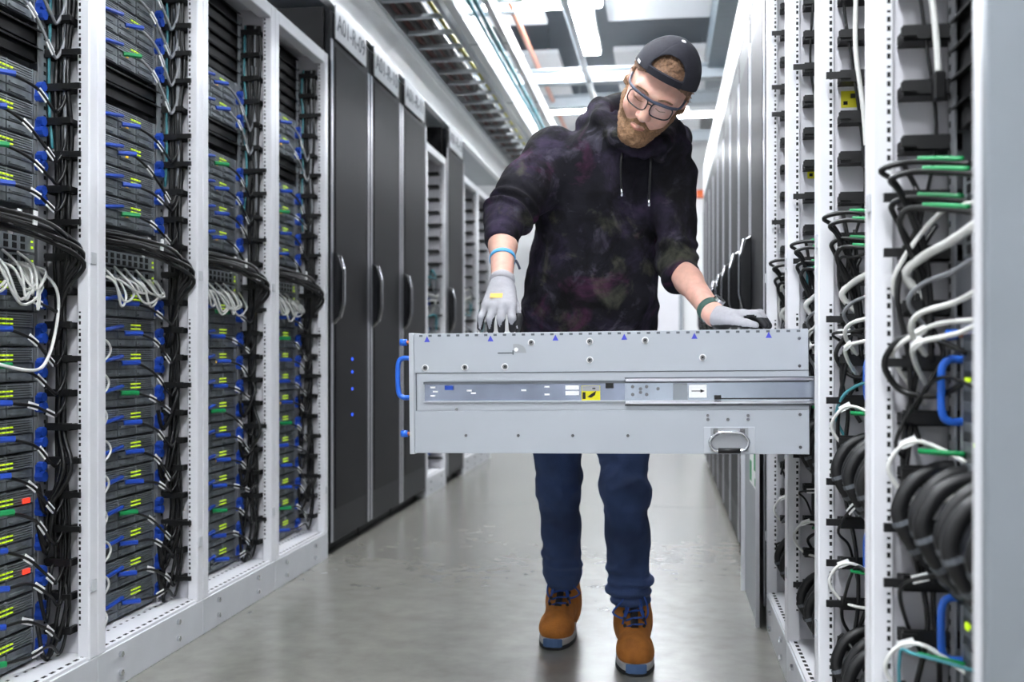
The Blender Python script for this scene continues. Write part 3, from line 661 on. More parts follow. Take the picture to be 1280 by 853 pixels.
tag(unit, 'light grey steel storage unit slid out across the aisle under the gloved hands', 'storage unit', 'storage units')
unit.location = (-0.600, 2.402, 0.6585); unit.rotation_euler = (0, R(-0.62), 0)
for i in range(4):
    for j, z in enumerate((0.662, 0.300)):
        if i == 2 and j == 0: continue
        c = copy_tree(unit); c.rotation_euler = (0, 0, 0)
        c.location = (SXR, RBY[i] + 0.5 * (RBY[i + 1] - RBY[i]) - UW / 2 - 0.012, z)
        c['label'] = 'grey storage unit with blue handles, ' + ('upper', 'lower')[j] + ' one in the ' + RN[i] + ' right rack'
    nm = RN[i] + ' right rack'; y0, y1 = RBY[i], RBY[i + 1]
    for j, z in enumerate((1.04, 1.13)): switch(SXR, y0 + 0.055, z, ('lower', 'upper')[j] + ' network switch in the ' + nm, 'network switches of the right row', 1)
    # black sleeved coils: arcs leaving the unit fronts, nested along the width
    for lev, zt in enumerate((0.715, 0.31)):
        for k in range(6):
            yy = y1 - 0.085 - 0.072 * k
            o = 0.010 * (k % 2)
            p = [(SXR + 0.03, yy + 0.02, zt - 0.02), (SXR - 0.01, yy + 0.01, zt + 0.005), (XR + 0.055 + o, yy, zt - 0.012), (XR + 0.028 + o, yy - 0.005, zt - 0.06), (XR + 0.045 + o, yy - 0.005, zt - 0.105), (XR + 0.085, yy + 0.02, zt - 0.15), (SXR + 0.005, yy + 0.06, zt - 0.19)]
            o_ = cable('power_hose', p, 0.0125, 'rubber_black', ('nearest', 'second nearest', 'third nearest', 'fourth', 'fifth', 'farthest')[5 - k] + ' thick black sleeved cable in the ' + ('upper', 'lower')[lev] + ' coil of the ' + nm, group=('upper', 'lower')[lev] + ' black coil of the ' + nm, n=8)
            P = catmull(p, 6)
            for q in (20, 25, 30): MB().tube([P[q], P[q + 1]], 0.0134, 8).build('sleeve_ring', 'seam_dark', o_)
    yc = y1 - 0.06
    # black vertical runs behind
    for k in range(5):
        xk = XR + 0.05 + 0.011 * k
        top = (1.2, 1.16, 1.95, 1.1, 0.62)[k]; bot = (0.7, 0.2, 0.95, 0.75, 0.15)[k]
        pts = [(xk + random.uniform(-.012, .012) + 0.012 * math.sin(j * 1.3 + k), yc + 0.01 + random.uniform(-.012, .006), top + (bot - top) * j / 7) for j in range(8)]
        cable('hanging_cable', pts, 0.0045 if k != 2 else 0.0032, 'cable_black', ('black cord', 'long black cord', 'thin black cord', 'short black cord', 'low black cord')[k] + ' hanging in the channel of the ' + nm, n=5, group='black cords of the right channels')
    # white cable in the upper channel with plug
    wc = cable('hanging_cable', [(XR + 0.075, yc, 1.72), (XR + 0.07, yc - 0.012, 1.55), (XR + 0.085, yc - 0.012, 1.42), (XR + 0.092, yc - 0.01, 1.33)], 0.0052, 'cable_white', 'white cord with dark plug in the upper channel of the ' + nm, n=6)
    MB().box(XR + 0.083, XR + 0.101, yc - 0.02, yc, 1.29, 1.335).build('plug', 'panel_black', wc, bevel=0.003)
    # green tabbed connectors with black loops at the switch level
    for k in range(4):
        z = 1.18 - 0.02 * k - 0.015 * (k // 2); ya = y1 - 0.10 - 0.03 * (k % 2)
        p = [(SXR - 0.004, ya - 0.06, z - 0.005), (SXR - 0.04, ya - 0.02, z + 0.006), (XR + 0.04, ya + 0.01, z + 0.012), (XR + 0.004 + 0.008 * k, ya + 0.02, z + 0.002), (XR + 0.03, ya + 0.03, z - 0.02), (XR + 0.07, yc, z - 0.10), (XR + 0.085, yc, z - 0.22)]
        o = cable('patch_cable', p, 0.0048, 'cable_black', 'black cable with green pull tab, ' + ('top', 'second', 'third', 'lowest')[k] + ' of four in the ' + nm, group='green-tabbed cables of the right row')
        MB().tube(catmull([(SXR - 0.012, ya - 0.05, z + 0.004), (SXR - 0.04, ya - 0.02, z + 0.011), (XR + 0.055, ya + 0.002, z + 0.015)], 4), 0.0046, 5).build('pull_tab', 'cable_green', o, True)
    # thick white cables below the switches
    for k in range(4):
        z = 1.055 - 0.045 * k; ya = y1 - 0.12 - 0.02 * k
        p = [(SXR + 0.0, ya - 0.10, z + 0.035), (SXR - 0.03, ya - 0.03, z + 0.008), (XR + 0.065 - 0.008 * k, ya + 0.03, z - 0.008), (XR + 0.045, ya + 0.06, z - 0.035), (XR + 0.08, yc + 0.01, z - 0.075)]
        cable('network_cable', p, (0.0075, 0.004, 0.0045, 0.004)[k], 'cable_white' if k != 1 else 'cable_grey', ('thick white', 'thin grey', 'thin white', 'lowest thin white')[k] + ' cable bending below the switches of the ' + nm, flags=(0.5,) if k == 3 else (), n=7)
    # looped grey/black cable pair at mid height
    for k in range(3):
        z = (0.90, 0.745, 0.42)[k] + random.uniform(-.015, .015); ya = y1 - 0.09; jx = random.uniform(0.0, 0.02)
        p = [(SXR - 0.004, ya - 0.05, z), (SXR - 0.05, ya, z + 0.025), (XR + 0.03 + jx, ya + 0.02, z + 0.018), (XR + 0.012 + jx, ya + 0.03, z - 0.02), (XR + 0.04 + jx, ya + 0.035, z - 0.06), (SXR - 0.03, ya, z - 0.065), (SXR, ya - 0.04, z - 0.04)]
        o = cable('loop_cable', p, (0.005, 0.0036, 0.0036)[k], ('cable_black', 'cable_white', 'cable_white')[k], ('black looped cable beside the upper blue handle', 'white looped cable above the upper coil', 'white looped cable above the lower coil')[k] + ' of the ' + nm, group='looped cables of the right row', flags=(0.3,) if k else ())
        if k: MB().tube([(SXR - 0.005, ya - 0.045, z + 0.012), (SXR - 0.06, ya, z + 0.012)], 0.0045, 6).build('pull_tab', 'cable_green', o, True)

    for k in range(7):
        z = 1.10 - 0.135 * k; ya = y1 - 0.08
        rd = lambda a: random.uniform(-a, a)
        p = [(SXR - 0.005, ya - 0.09 + rd(.03), z + rd(.02)), (SXR - 0.05 + rd(.02), ya - 0.02 + rd(.015), z + rd(.03)), (XR + 0.035 + rd(.015), ya + 0.012, z - 0.03 + rd(.04)), (XR + 0.05 + rd(.02), ya + 0.035, z - 0.08 + rd(.03)), (XR + 0.08, ya + 0.045, z - 0.15)]
        cl = random.choice((('cable_black', 'black'), ('cable_grey', 'grey'), ('cable_white', 'white'), ('cable_black', 'black'), ('cable_teal', 'teal')))
        cable('stray_cable', p, random.choice((0.003, 0.0036, 0.0042)), cl[0], 'thin stray ' + cl[1] + ' cable, ' + ('topmost' if k == 0 else ORD[k] + ' from top') + ' in the ' + nm, group='stray cables of the right row', n=5, flags=(0.35,) if k % 3 == 1 else ())

# grey panel standing against the first right cabinet
t = tag(empty('metal_panel', (XR - 0.022, 3.45, 0)), 'grey sheet-metal panel with green label standing beside the right racks', 'panel')
MB().box(-0.006, 0.0, 0, 0.54, 0.0, 0.63).build('sheet', 'panel_grey', t)
MB().box(-0.02, 0.0, 0.525, 0.545, 0.0, 0.63).box(-0.012, 0.0, -0.004, 0.008, 0.0, 0.63).build('folded_edge', 'plinth_grey', t)
q = MB().box(-0.0066, -0.006, 0.02, 0.30, 0.44, 0.62).build('notice', 'flag_white', t)
MB().box(-0.0072, -0.0066, 0.03, 0.13, 0.50, 0.615).box(-0.0072, -0.0066, 0.22, 0.29, 0.45, 0.52).box(-0.0072, -0.0066, 0.05, 0.10, 0.45, 0.475).build('green_print', 'label_green', q)
for z in (0.1, 0.3, 0.5): MB().cyl((-0.0225, 0.535, z), (-0.02, 0.535, z), 0.005, 8).build('rivet', 'chrome', t)

# ------------------------------------------------------------------ the person: signed-distance modelling + surface nets
def smin(a, b, k):
    h = np.clip(0.5 + 0.5 * (b - a) / k, 0, 1)
    return b + (a - b) * h - k * h * (1 - h)
def smax(a, b, k): return -smin(-a, -b, k)
class Field:
    def __init__(s, xs, ys, zs):
        s.a = [np.asarray(v, np.float32) for v in (xs, ys, zs)]
        s.F = np.full([len(v) for v in s.a], 0.3, np.float32)
    def sl(s, lo, hi):
        return tuple(slice(max(0, int(np.searchsorted(s.a[i], lo[i])) - 1), int(np.searchsorted(s.a[i], hi[i])) + 1) for i in range(3))
    def grid(s, q):
        return s.a[0][q[0]][:, None, None], s.a[1][q[1]][None, :, None], s.a[2][q[2]][None, None, :]
    def add(s, f, lo, hi, k=0.02, sub=False, pad=0.04):
        q = s.sl([v - pad for v in lo], [v + pad for v in hi])
        if any(t.stop <= t.start for t in q): return
        d = f(*s.grid(q))
        s.F[q] = smax(s.F[q], -d, k) if sub else smin(s.F[q], d, k)
    def rc(s, a, b, r1, r2, k=0.02, sub=False, wav=None):
        a = np.array(a, float); b = np.array(b, float); ba = b - a; L2 = max(ba.dot(ba), 1e-9)
        def f(x, y, z):
            h = np.clip(((x - a[0]) * ba[0] + (y - a[1]) * ba[1] + (z - a[2]) * ba[2]) / L2, 0, 1)
            d = np.sqrt((x - a[0] - h * ba[0]) ** 2 + (y - a[1] - h * ba[1]) ** 2 + (z - a[2] - h * ba[2]) ** 2)
            r = r1 + (r2 - r1) * h
            if wav is not None: r = r + wav(h, x, y, z)
            return d - r
        rm = max(r1, r2) + 0.01
        s.add(f, np.minimum(a, b) - rm, np.maximum(a, b) + rm, k, sub)
    def chain(s, pts, rad, k=0.02):
        for i in range(len(pts) - 1): s.rc(pts[i], pts[i + 1], rad[i], rad[i + 1], k)
    def ell(s, c, r, k=0.02, sub=False):
        def f(x, y, z):
            X, Y, Z = x - c[0], y - c[1], z - c[2]
            k0 = np.sqrt((X / r[0]) ** 2 + (Y / r[1]) ** 2 + (Z / r[2]) ** 2); k1 = np.sqrt((X / r[0] ** 2) ** 2 + (Y / r[1] ** 2) ** 2 + (Z / r[2] ** 2) ** 2)
            return k0 * (k0 - 1) / np.maximum(k1, 1e-6)
        s.add(f, np.array(c) - r, np.array(c) + r, k, sub)
    def mesh(s, name):
        F = s.F; nx, ny, nz = F.shape
        ins = F < 0
        cnt = np.zeros((nx - 1, ny - 1, nz - 1), np.int8)
        for i in (0, 1):
            for j in (0, 1):
                for k in (0, 1): cnt += ins[i:nx - 1 + i, j:ny - 1 + j, k:nz - 1 + k]
        act = (cnt > 0) & (cnt < 8)
        I = np.argwhere(act); idx = np.full(act.shape, -1, np.int64); idx[act] = np.arange(len(I))
        acc = np.zeros((len(I), 3)); n = np.zeros(len(I))
        cor = [(i, j, k) for i in (0, 1) for j in (0, 1) for k in (0, 1)]
        for p in cor:
            for ax in range(3):
                if p[ax] == 1: continue
                q = list(p); q[ax] = 1
                a = F[I[:, 0] + p[0], I[:, 1] + p[1], I[:, 2] + p[2]]; b = F[I[:, 0] + q[0], I[:, 1] + q[1], I[:, 2] + q[2]]
                m = (a < 0) != (b < 0); t = np.where(m, a / np.where(m, a - b, 1), 0)
                pos = np.array(p, float)[None, :].repeat(len(I), 0); pos[:, ax] = t
                acc[m] += pos[m]; n[m] += 1
        gi = I + acc / n[:, None]
        V = np.stack([np.interp(gi[:, i], np.arange(len(s.a[i])), s.a[i]) for i in range(3)], 1)
        faces = []
        for ax in range(3):
            u, v = (ax + 1) % 3, (ax + 2) % 3
            sl0 = [slice(None)] * 3; sl1 = [slice(None)] * 3
            sl0[ax] = slice(0, -1); sl1[ax] = slice(1, None)
            a = ins[tuple(sl0)]; b = ins[tuple(sl1)]
            E = np.argwhere(a != b)
            ok = (E[:, u] > 0) & (E[:, v] > 0) & (E[:, u] < F.shape[u] - 1) & (E[:, v] < F.shape[v] - 1); E = E[ok]
            flip = a[E[:, 0], E[:, 1], E[:, 2]]
            def cell(du, dv):
                c = E.copy(); c[:, u] -= du; c[:, v] -= dv
                return idx[c[:, 0], c[:, 1], c[:, 2]]
            Q = np.stack([cell(1, 1), cell(0, 1), cell(0, 0), cell(1, 0)], 1)
            Q[~flip] = Q[~flip][:, ::-1]
            faces.append(Q)
        Q = np.concatenate(faces)
        me = bpy.data.meshes.new(name); me.from_pydata(V.tolist(), [], Q.tolist()); me.update(); me.shade_smooth()
        return me
_rng = np.random.default_rng(5); _LAT = _rng.random((32, 32, 32)).astype(np.float32)
def vnoise(x, y, z, s_):
    x, y, z = np.broadcast_arrays(x * s_ + 100, y * s_ + 100, z * s_ + 100)
    i = [np.floor(v).astype(np.int32) for v in (x, y, z)]; f = [v - j for v, j in zip((x, y, z), i)]; f = [t * t * (3 - 2 * t) for t in f]
    r = 0
    for a in (0, 1):
        for b in (0, 1):
            for c in (0, 1):
                r = r + _LAT[(i[0] + a) % 32, (i[1] + b) % 32, (i[2] + c) % 32] * (f[0] if a else 1 - f[0]) * (f[1] if b else 1 - f[1]) * (f[2] if c else 1 - f[2])
    return r - 0.5
def lin_axis(a, b, h): return np.arange(a, b + h, h)

# --- head, in its own frame: face towards -y, crown towards +z
H0 = np.array((-0.018, 2.80, 1.604))
HR = (Matrix.Rotation(R(9), 3, 'Z') @ Matrix.Rotation(R(28.5), 3, 'Y') @ Matrix.Rotation(R(41), 3, 'X'))
HM = Matrix.Translation(Vector(H0)) @ HR.to_4x4()
HRn = np.array(HR)
def head_field(fld):
    e, rc = fld.ell, fld.rc
    e((0, 0.012, 0.036), (0.077, 0.098, 0.092), 0.03)
    e((0, -0.028, -0.03), (0.063, 0.068, 0.088), 0.04)
    for s_ in (-1, 1):
        rc((s_ * 0.05, 0.005, -0.055), (s_ * 0.018, -0.072, -0.103), 0.026, 0.022, 0.03)
        e((s_ * 0.036, -0.066, -0.034), (0.028, 0.026, 0.03), 0.025)
    e((0, -0.078, -0.106), (0.026, 0.023, 0.021), 0.02)
    rc((-0.046, -0.076, 0.024), (-0.012, -0.09, 0.022), 0.012, 0.011, 0.015)
    rc((0.046, -0.076, 0.024), (0.012, -0.09, 0.022), 0.012, 0.011, 0.015)
    for s_ in (-1, 1):
        e((s_ * 0.031, -0.100, 0.004), (0.017, 0.012, 0.011), 0.008, True)
        e((s_ * 0.031, -0.079, 0.002), (0.0155, 0.0145, 0.0135), 0.003)
        rc((s_ * 0.018, -0.0925, -0.003), (s_ * 0.044, -0.0885, -0.0035), 0.0016, 0.0016, 0.002)
    rc((0, -0.092, 0.012), (0, -0.116, -0.034), 0.009, 0.0125, 0.012)
    for s_ in (-1, 1): e((s_ * 0.0125, -0.106, -0.037), (0.009, 0.011, 0.0085), 0.006)
    for s_ in (-1, 1): e((s_ * 0.0065, -0.112, -0.0475), (0.004, 0.005, 0.004), 0.003, True)
    rc((-0.021, -0.088, -0.067), (0, -0.0965, -0.064), 0.005, 0.0062, 0.006); rc((0.021, -0.088, -0.067), (0, -0.0965, -0.064), 0.005, 0.0062, 0.006)
    rc((-0.018, -0.088, -0.076), (0, -0.0955, -0.077), 0.005, 0.0072, 0.006); rc((0.018, -0.088, -0.076), (0, -0.0955, -0.077), 0.005, 0.0072, 0.006)
    rc((-0.022, -0.097, -0.0705), (0.022, -0.097, -0.0705), 0.0018, 0.0018, 0.003, True)
    for s_ in (-1, 1):
        e((s_ * 0.081, 0.018, -0.004), (0.011, 0.021, 0.033), 0.006)
        e((s_ * 0.093, 0.013, 0.002), (0.008, 0.011, 0.018), 0.006, True)
class Rot:
    """a sub-field in the head's frame, sampled at world grid points"""
    def __init__(s, shape): s.F = np.full(shape, 0.3, np.float32)
def to_head(x, y, z):
    X, Y, Z = np.broadcast_arrays(x - H0[0], y - H0[1], z - H0[2])
    return (HRn[0, 0] * X + HRn[1, 0] * Y + HRn[2, 0] * Z, HRn[0, 1] * X + HRn[1, 1] * Y + HRn[2, 1] * Z, HRn[0, 2] * X + HRn[1, 2] * Y + HRn[2, 2] * Z)
class PointField(Field):
    """same primitives evaluated on arbitrary sample points"""
    def __init__(s, P): s.P = P; s.F = np.full(P[0].shape, 0.3, np.float32)
    def add(s, f, lo, hi, k=0.02, sub=False, pad=0.04):
        d = f(*s.P); s.F = smax(s.F, -d, k) if sub else smin(s.F, d, k)
fine = lambda a, b, lo, hi, h, H: np.concatenate([np.arange(a, lo, H), np.arange(lo, hi, h), np.arange(hi, b, H)])
B = Field(fine(-0.52, 0.22, -0.14, 0.13, 0.0024, 0.008), fine(2.62, 3.36, 2.63, 2.93, 0.0026, 0.008), fine(0.12, 1.79, 1.45, 1.77, 0.0026, 0.009))
# body under the clothes
TORSO = [(0.826, -0.235, 3.175, 0.198), (0.900, -0.234, 3.16, 0.200), (0.965, -0.232, 3.14, 0.203), (1.044, -0.223, 3.115, 0.203), (1.162, -0.209, 3.09, 0.190), (1.278, -0.192, 3.06, 0.188), (1.392, -0.171, 3.03, 0.186), (1.462, -0.155, 3.01, 0.176), (1.515, -0.137, 2.995, 0.135), (1.56, -0.118, 2.98, 0.088)]
TA = np.array(TORSO)
def torso(x, y, z, grow=0.0, ry=0.118):
    cx = np.interp(z, TA[:, 0], TA[:, 1]); cy = np.interp(z, TA[:, 0], TA[:, 2]); rx = np.interp(z, TA[:, 0], TA[:, 3]) + grow
    rY = np.interp(z, [0.82, 1.0, 1.35, 1.5, 1.56], [ry, ry + 0.008, ry + 0.008, ry * 0.9, ry * 0.72]) + grow
    k0 = np.sqrt(((x - cx) / rx) ** 2 + ((y - cy) / rY) ** 2)
    d = (k0 - 1) * np.minimum(rx, rY) * 1.15
    return np.maximum(d, np.maximum(z - (1.572 + grow), (0.84 - grow) - z))
B.add(lambda x, y, z: torso(x, y, z, -0.03), (-0.45, 2.9, 0.84), (0.05, 3.28, 1.56), 0.02)
B.rc((-0.105, 2.985, 1.50), (-0.045, 2.88, 1.565), 0.058, 0.056, 0.03)
SHR, ELR, WRR = (-0.318, 3.01, 1.475), (-0.444, 2.85, 1.262), (-0.420, 2.672, 1.075)
SHL, ELL, WRL = (0.018, 2.99, 1.41), (0.030, 2.965, 1.155), (0.128, 2.742, 0.998)
for a, b_, c in ((SHR, ELR, WRR), (SHL, ELL, WRL)):
    B.rc(a, b_, 0.055, 0.042, 0.03); m_ = tuple(np.array(b_) * 0.62 + np.array(c) * 0.38)
    B.rc(b_, m_, 0.040, 0.0365, 0.02); B.rc(m_, c, 0.0365, 0.027, 0.02); e_ = tuple(np.array(c) + (np.array(c) - np.array(b_)) * 0.05); B.rc(c, e_, 0.027, 0.024, 0.02)
HPR, KNR, ANR = (-0.325, 3.19, 0.88), (-0.325, 3.20, 0.49), (-0.318, 3.29, 0.14)
HPL, KNL, ANL = (-0.145, 3.17, 0.88), (-0.112, 3.03, 0.50), (-0.098, 3.085, 0.14)
for a, b_, c in ((HPR, KNR, ANR), (HPL, KNL, ANL)):
    B.rc(a, b_, 0.07, 0.045, 0.03); B.rc(b_, c, 0.045, 0.026, 0.02)
q = B.sl(H0 - 0.2, H0 + 0.2)
hp = PointField(to_head(*B.grid(q))); head_field(hp)
B.F[q] = smin(B.F[q], hp.F, 0.02)
pm = B.mesh('person'); pm.materials.append(MATS['skin'])
person = link('person', pm)
tag(person, 'person in backwards cap and tie-dye hoodie bending over the storage unit', 'person')
def child(name, me, m, parent=None, head=False):
    if not me.materials: me.materials.append(MATS[m])
    o = link(name, me, parent or person)
    if head: me.transform(HM)
    return o
# --- beard, moustache, hair, brows in the head frame
G = (lin_axis(-0.11, 0.11, 0.0026), lin_axis(-0.15, 0.14, 0.0026), lin_axis(-0.16, 0.16, 0.0026))
HF = Field(*G); head_field(HF)
X, Y, Z = HF.grid((slice(None),) * 3)
ax = np.abs(X)
zl = -0.0535 - 0.9 * np.clip(ax - 0.014, 0, 0.02) + 0.75 * np.maximum(0, ax - 0.036) + 0.30 * np.maximum(0, Y + 0.07)
nz = 0.0045 * vnoise(X, Y, Z, 170) + 0.004 * vnoise(X, Y, Z, 75)
chin = np.clip((-0.085 - Z) / 0.04, 0, 1) * 0.007
bd = HF.F - 0.0024 - chin + nz
bd = np.maximum(bd, Z - zl); bd = np.maximum(bd, Y - 0.018); bd = np.maximum(bd, -0.134 - Z - 0.02)
lipd = np.sqrt((X / 0.021) ** 2 + ((Y + 0.1) / 0.03) ** 2 + ((Z + 0.0725) / 0.0085) ** 2) - 1
bd = np.maximum(bd, -lipd * 0.008); bd = np.maximum(bd, 0.0 - (np.sqrt((X / 0.018) ** 2 + ((Z + 0.034) / 0.016) ** 2) - 1) * 0.015)
t_ = Field(*G); t_.F = bd.astype(np.float32); child('beard', t_.mesh('beard'), 'beard', head=True)
ZR = 0.047 - 0.26 * Y                      # cap rim plane
hr = HF.F - 0.007 + nz * 1.4
earcut = np.sqrt(((ax - 0.084) / 0.024) ** 2 + ((Y - 0.018) / 0.026) ** 2 + ((Z + 0.004) / 0.038) ** 2) - 1
lowz = np.where(Y > 0.035, -0.055 - 0.1 * (Y - 0.035), np.where(Y > -0.012, 0.012, 0.3))
hairline = 0.072 - 0.02 * (ax / 0.06) ** 2
side = np.maximum(lowz - Z, 0.048 - ax - np.maximum(0, Y - 0.03) * 3)
top = np.maximum(hairline - Z, Y - 0.06)
hd = np.maximum(hr, np.minimum(side, top)); hd = np.maximum(hd, Z - (ZR + 0.075)); hd = np.maximum(hd, -earcut * 0.02)
t_ = Field(*G); t_.F = hd.astype(np.float32); child('hair', t_.mesh('hair'), 'hair', head=True)
for s_ in (-1, 1):
    MB_ = MB().tube(catmull([(s_ * 0.014, -0.1005, 0.022), (s_ * 0.032, -0.097, 0.0275), (s_ * 0.052, -0.085, 0.023)], 4), 0.0028, 5)
    child('eyebrow', MB_.mesh('eyebrow', 'hair', True), 'hair', head=True)
    MB_ = MB().tube(catmull([(s_ * 0.017, -0.0935, -0.004), (s_ * 0.031, -0.0955, -0.0065), (s_ * 0.045, -0.0885, -0.004)], 4), 0.0011, 5)
    child('eyelashes', MB_.mesh('eyelashes', 'beard', True), 'beard', head=True)
child('lips', MB().tube(catmull([(-0.019, -0.0935, -0.0765), (0, -0.1020, -0.0775), (0.019, -0.0935, -0.0765)], 4), [0.002, 0.003, 0.0035, 0.004, 0.0042, 0.004, 0.0035, 0.003, 0.002], 6).mesh('lips', 'lip', True), 'lip', head=True)
# --- cap worn backwards
GC = (lin_axis(-0.115, 0.115, 0.0024), lin_axis(-0.135, 0.155, 0.0024), lin_axis(-0.02, 0.165, 0.0024))
C_ = Field(*GC); X, Y, Z = C_.grid((slice(None),) * 3)
ZR = 0.047 - 0.26 * Y
c0 = (0, 0.012, 0.036); r0 = (0.0895, 0.1125, 0.107)
k0 = np.sqrt((X / r0[0]) ** 2 + ((Y - c0[1]) / r0[1]) ** 2 + ((Z - c0[2]) / r0[2]) ** 2); k1 = np.sqrt((X / r0[0] ** 2) ** 2 + ((Y - c0[1]) / r0[1] ** 2) ** 2 + ((Z - c0[2]) / r0[2] ** 2) ** 2)
el = k0 * (k0 - 1) / k1
ang = np.arctan2(Y - c0[1], X); el = el + 0.0011 * np.exp(-(np.abs(((ang / (math.pi / 3) + 0.5) % 1) - 0.5) / 0.03) ** 2) + 0.003 * vnoise(X, Y, Z, 22)
cap = np.abs(el) - 0.0032
cap = np.maximum(cap, ZR - Z)
arch = np.sqrt((X / 0.046) ** 2 + (np.maximum(Z - ZR - 0.019, 0) / 0.046) ** 2) - 1
arch = np.maximum(arch * 0.04, np.maximum(ZR + 0.019 - Z, Y + 0.01))
cap = np.maximum(cap, -arch)
C_.F = cap.astype(np.float32)
cp = child('cap', C_.mesh('cap'), 'cap_navy', head=True)
btn = MB().tube([(0, 0.012, 0.142), (0, 0.012, 0.147), (0, 0.012, 0.149)], [0.0075, 0.0065, 0.003], 10)
child('button', btn.mesh('button', 'flag_white', True), 'flag_white', cp, True)
# brim at the back of the head
bm_ = MB(); nb = 14
for k in range(nb + 1):
    a = math.pi * (0.14 + 0.72 * k / nb)
    xi, yi = 0.0895 * math.cos(a), 0.012 + 0.1125 * math.sin(a)
    ex = 0.065 * math.sin(math.pi * k / nb) ** 0.6
    for (o, dz) in ((0, 0), (ex, -0.018)):
        zz = 0.047 - 0.26 * yi + dz + 0.004 * math.cos(a) ** 2
        bm_.v += [(xi + o * math.cos(a) * 0.3, yi + o, zz), (xi + o * math.cos(a) * 0.3, yi + o, zz + 0.003)]
for k in range(nb):
    a = 4 * k; b2 = a + 4
    bm_.f += [(a, b2, b2 + 2, a + 2), (a + 1, a + 3, b2 + 3, b2 + 1), (a + 2, b2 + 2, b2 + 3, a + 3), (a, a + 1, b2 + 1, b2)]
child('brim', bm_.mesh('brim', 'cap_navy', True), 'cap_navy', cp, True)
strap = MB(); NS = 12
for k in range(NS + 1):
    x_ = -0.05 + 0.1 * k / NS; yy = 0.012 - 0.1175 * math.sqrt(1 - (x_ / 0.094) ** 2); zz = 0.047 - 0.26 * yy
    for (dy, dz) in ((0, 0.001), (-0.0028, 0.001), (-0.0028, 0.019), (0, 0.019)): strap.v.append((x_, yy + dy + 0.06 * (dz - 0.001), zz + dz))
for k in range(NS):
    for j in range(4): strap.f.append((4 * k + j, 4 * k + (j + 1) % 4, 4 * k + 4 + (j + 1) % 4, 4 * k + 4 + j))
child('strap', strap.mesh('strap', 'cap_navy'), 'cap_navy', cp, True)
tg = MB().box(-0.007, 0.007, -0.001, 0.001, -0.004, 0.004); tg.v = [(-0.079 + a * 0.6 - b * .5, -0.052 - a * 0.8 + b, 0.070 + c) for a, b, c in tg.v]
child('tag', tg.mesh('tag', 'flag_white'), 'flag_white', cp, True)
# --- glasses
gl_ = MB().tube(catmull([(-0.068, -0.084, 0.017), (-0.050, -0.104, 0.0195), (-0.02, -0.1145, 0.0195), (0, -0.1165, 0.018), (0.02, -0.1145, 0.0195), (0.050, -0.104, 0.0195), (0.068, -0.084, 0.017)], 4), 0.0042, 8)
gls = child('glasses', gl_.mesh('glasses', 'glasses_grey', True), 'glasses_grey', head=True)
for s_ in (-1, 1):
    ring = []; lens = []
    for k in range(24):
        a = 2 * math.pi * k / 24; ca, sa = math.cos(a), math.sin(a)
        x_ = 0.0285 * math.copysign(abs(ca) ** 0.6, ca); z_ = 0.0195 * math.copysign(abs(sa) ** 0.6, sa)
        xx = s_ * 0.0345 + x_; ring.append((xx, -0.1135 + 5.2 * xx * xx, -0.0015 + z_))
    child('rim', MB().tube(ring, 0.0019, 6, closed=True).mesh('rim', 'glasses_black', True), 'glasses_black', gls, True)
    L = MB(); L.v = ring + [(s_ * 0.0345, -0.1135 + 5.2 * 0.0345 ** 2 - 0.0015, -0.0015)]; L.f = [(k, (k + 1) % 24, 24) for k in range(24)]
    child('lens', L.mesh('lens', 'lens', True), 'lens', gls, True)
    child('temple', MB().tube(catmull([(s_ * 0.068, -0.084, 0.017), (s_ * 0.076, -0.06, 0.015), (s_ * 0.081, 0.0, 0.014), (s_ * 0.082, 0.03, 0.008), (s_ * 0.078, 0.05, -0.012)], 4), 0.0033, 6).mesh('temple', 'glasses_grey', True), 'glasses_grey', gls, True)
child('bridge', MB().tube(catmull([(-0.0075, -0.1125, 0.004), (0, -0.1155, 0.008), (0.0075, -0.1125, 0.004)], 3), 0.0018, 6).mesh('bridge', 'glasses_black', True), 'glasses_black', gls, True)

# --- hoodie
HD = Field(lin_axis(-0.55, 0.16, 0.005), lin_axis(2.72, 3.36, 0.005), lin_axis(0.84, 1.70, 0.005))
HD.add(lambda x, y, z: torso(x, y, z), (-0.47, 2.86, 0.84), (0.07, 3.32, 1.58), 0.02)
def wave(freq, amp, ph, lo=0.0):
    return lambda h, x, y, z: amp * np.sin(h * freq + ph + 3.0 * vnoise(x, y, z, 14)) * np.clip((h - lo) / (1 - lo + 1e-6), 0, 1)
mR = (-0.385, 2.92, 1.365)
HD.rc(SHR, mR, 0.082, 0.073, 0.05); HD.rc(mR, (-0.438, 2.845, 1.268), 0.073, 0.064, 0.03, wav=wave(24, 0.009, 0, 0.0))
HD.rc((-0.438, 2.845, 1.268), (-0.440, 2.80, 1.222), 0.060, 0.048, 0.014, wav=wave(10, 0.003, 1)); HD.rc((-0.440, 2.80, 1.222), (-0.4395, 2.785, 1.198), 0.0475, 0.0455, 0.006)
mL = (0.030, 2.985, 1.28)
HD.rc(SHL, mL, 0.074, 0.058, 0.045); HD.rc(mL, (0.034, 2.965, 1.155), 0.058, 0.055, 0.02, wav=wave(20, 0.006, 2, 0.1))
HD.rc((0.034, 2.965, 1.155), (0.045, 2.93, 1.112), 0.056, 0.053, 0.012, wav=wave(8, 0.003, 0))
# hem band
HD.add(lambda x, y, z: np.maximum(torso(x, y, z, -0.008), np.maximum(z - 0.90, 0.85 - z)), (-0.47, 2.86, 0.85), (0.07, 3.32, 0.9), 0.01)
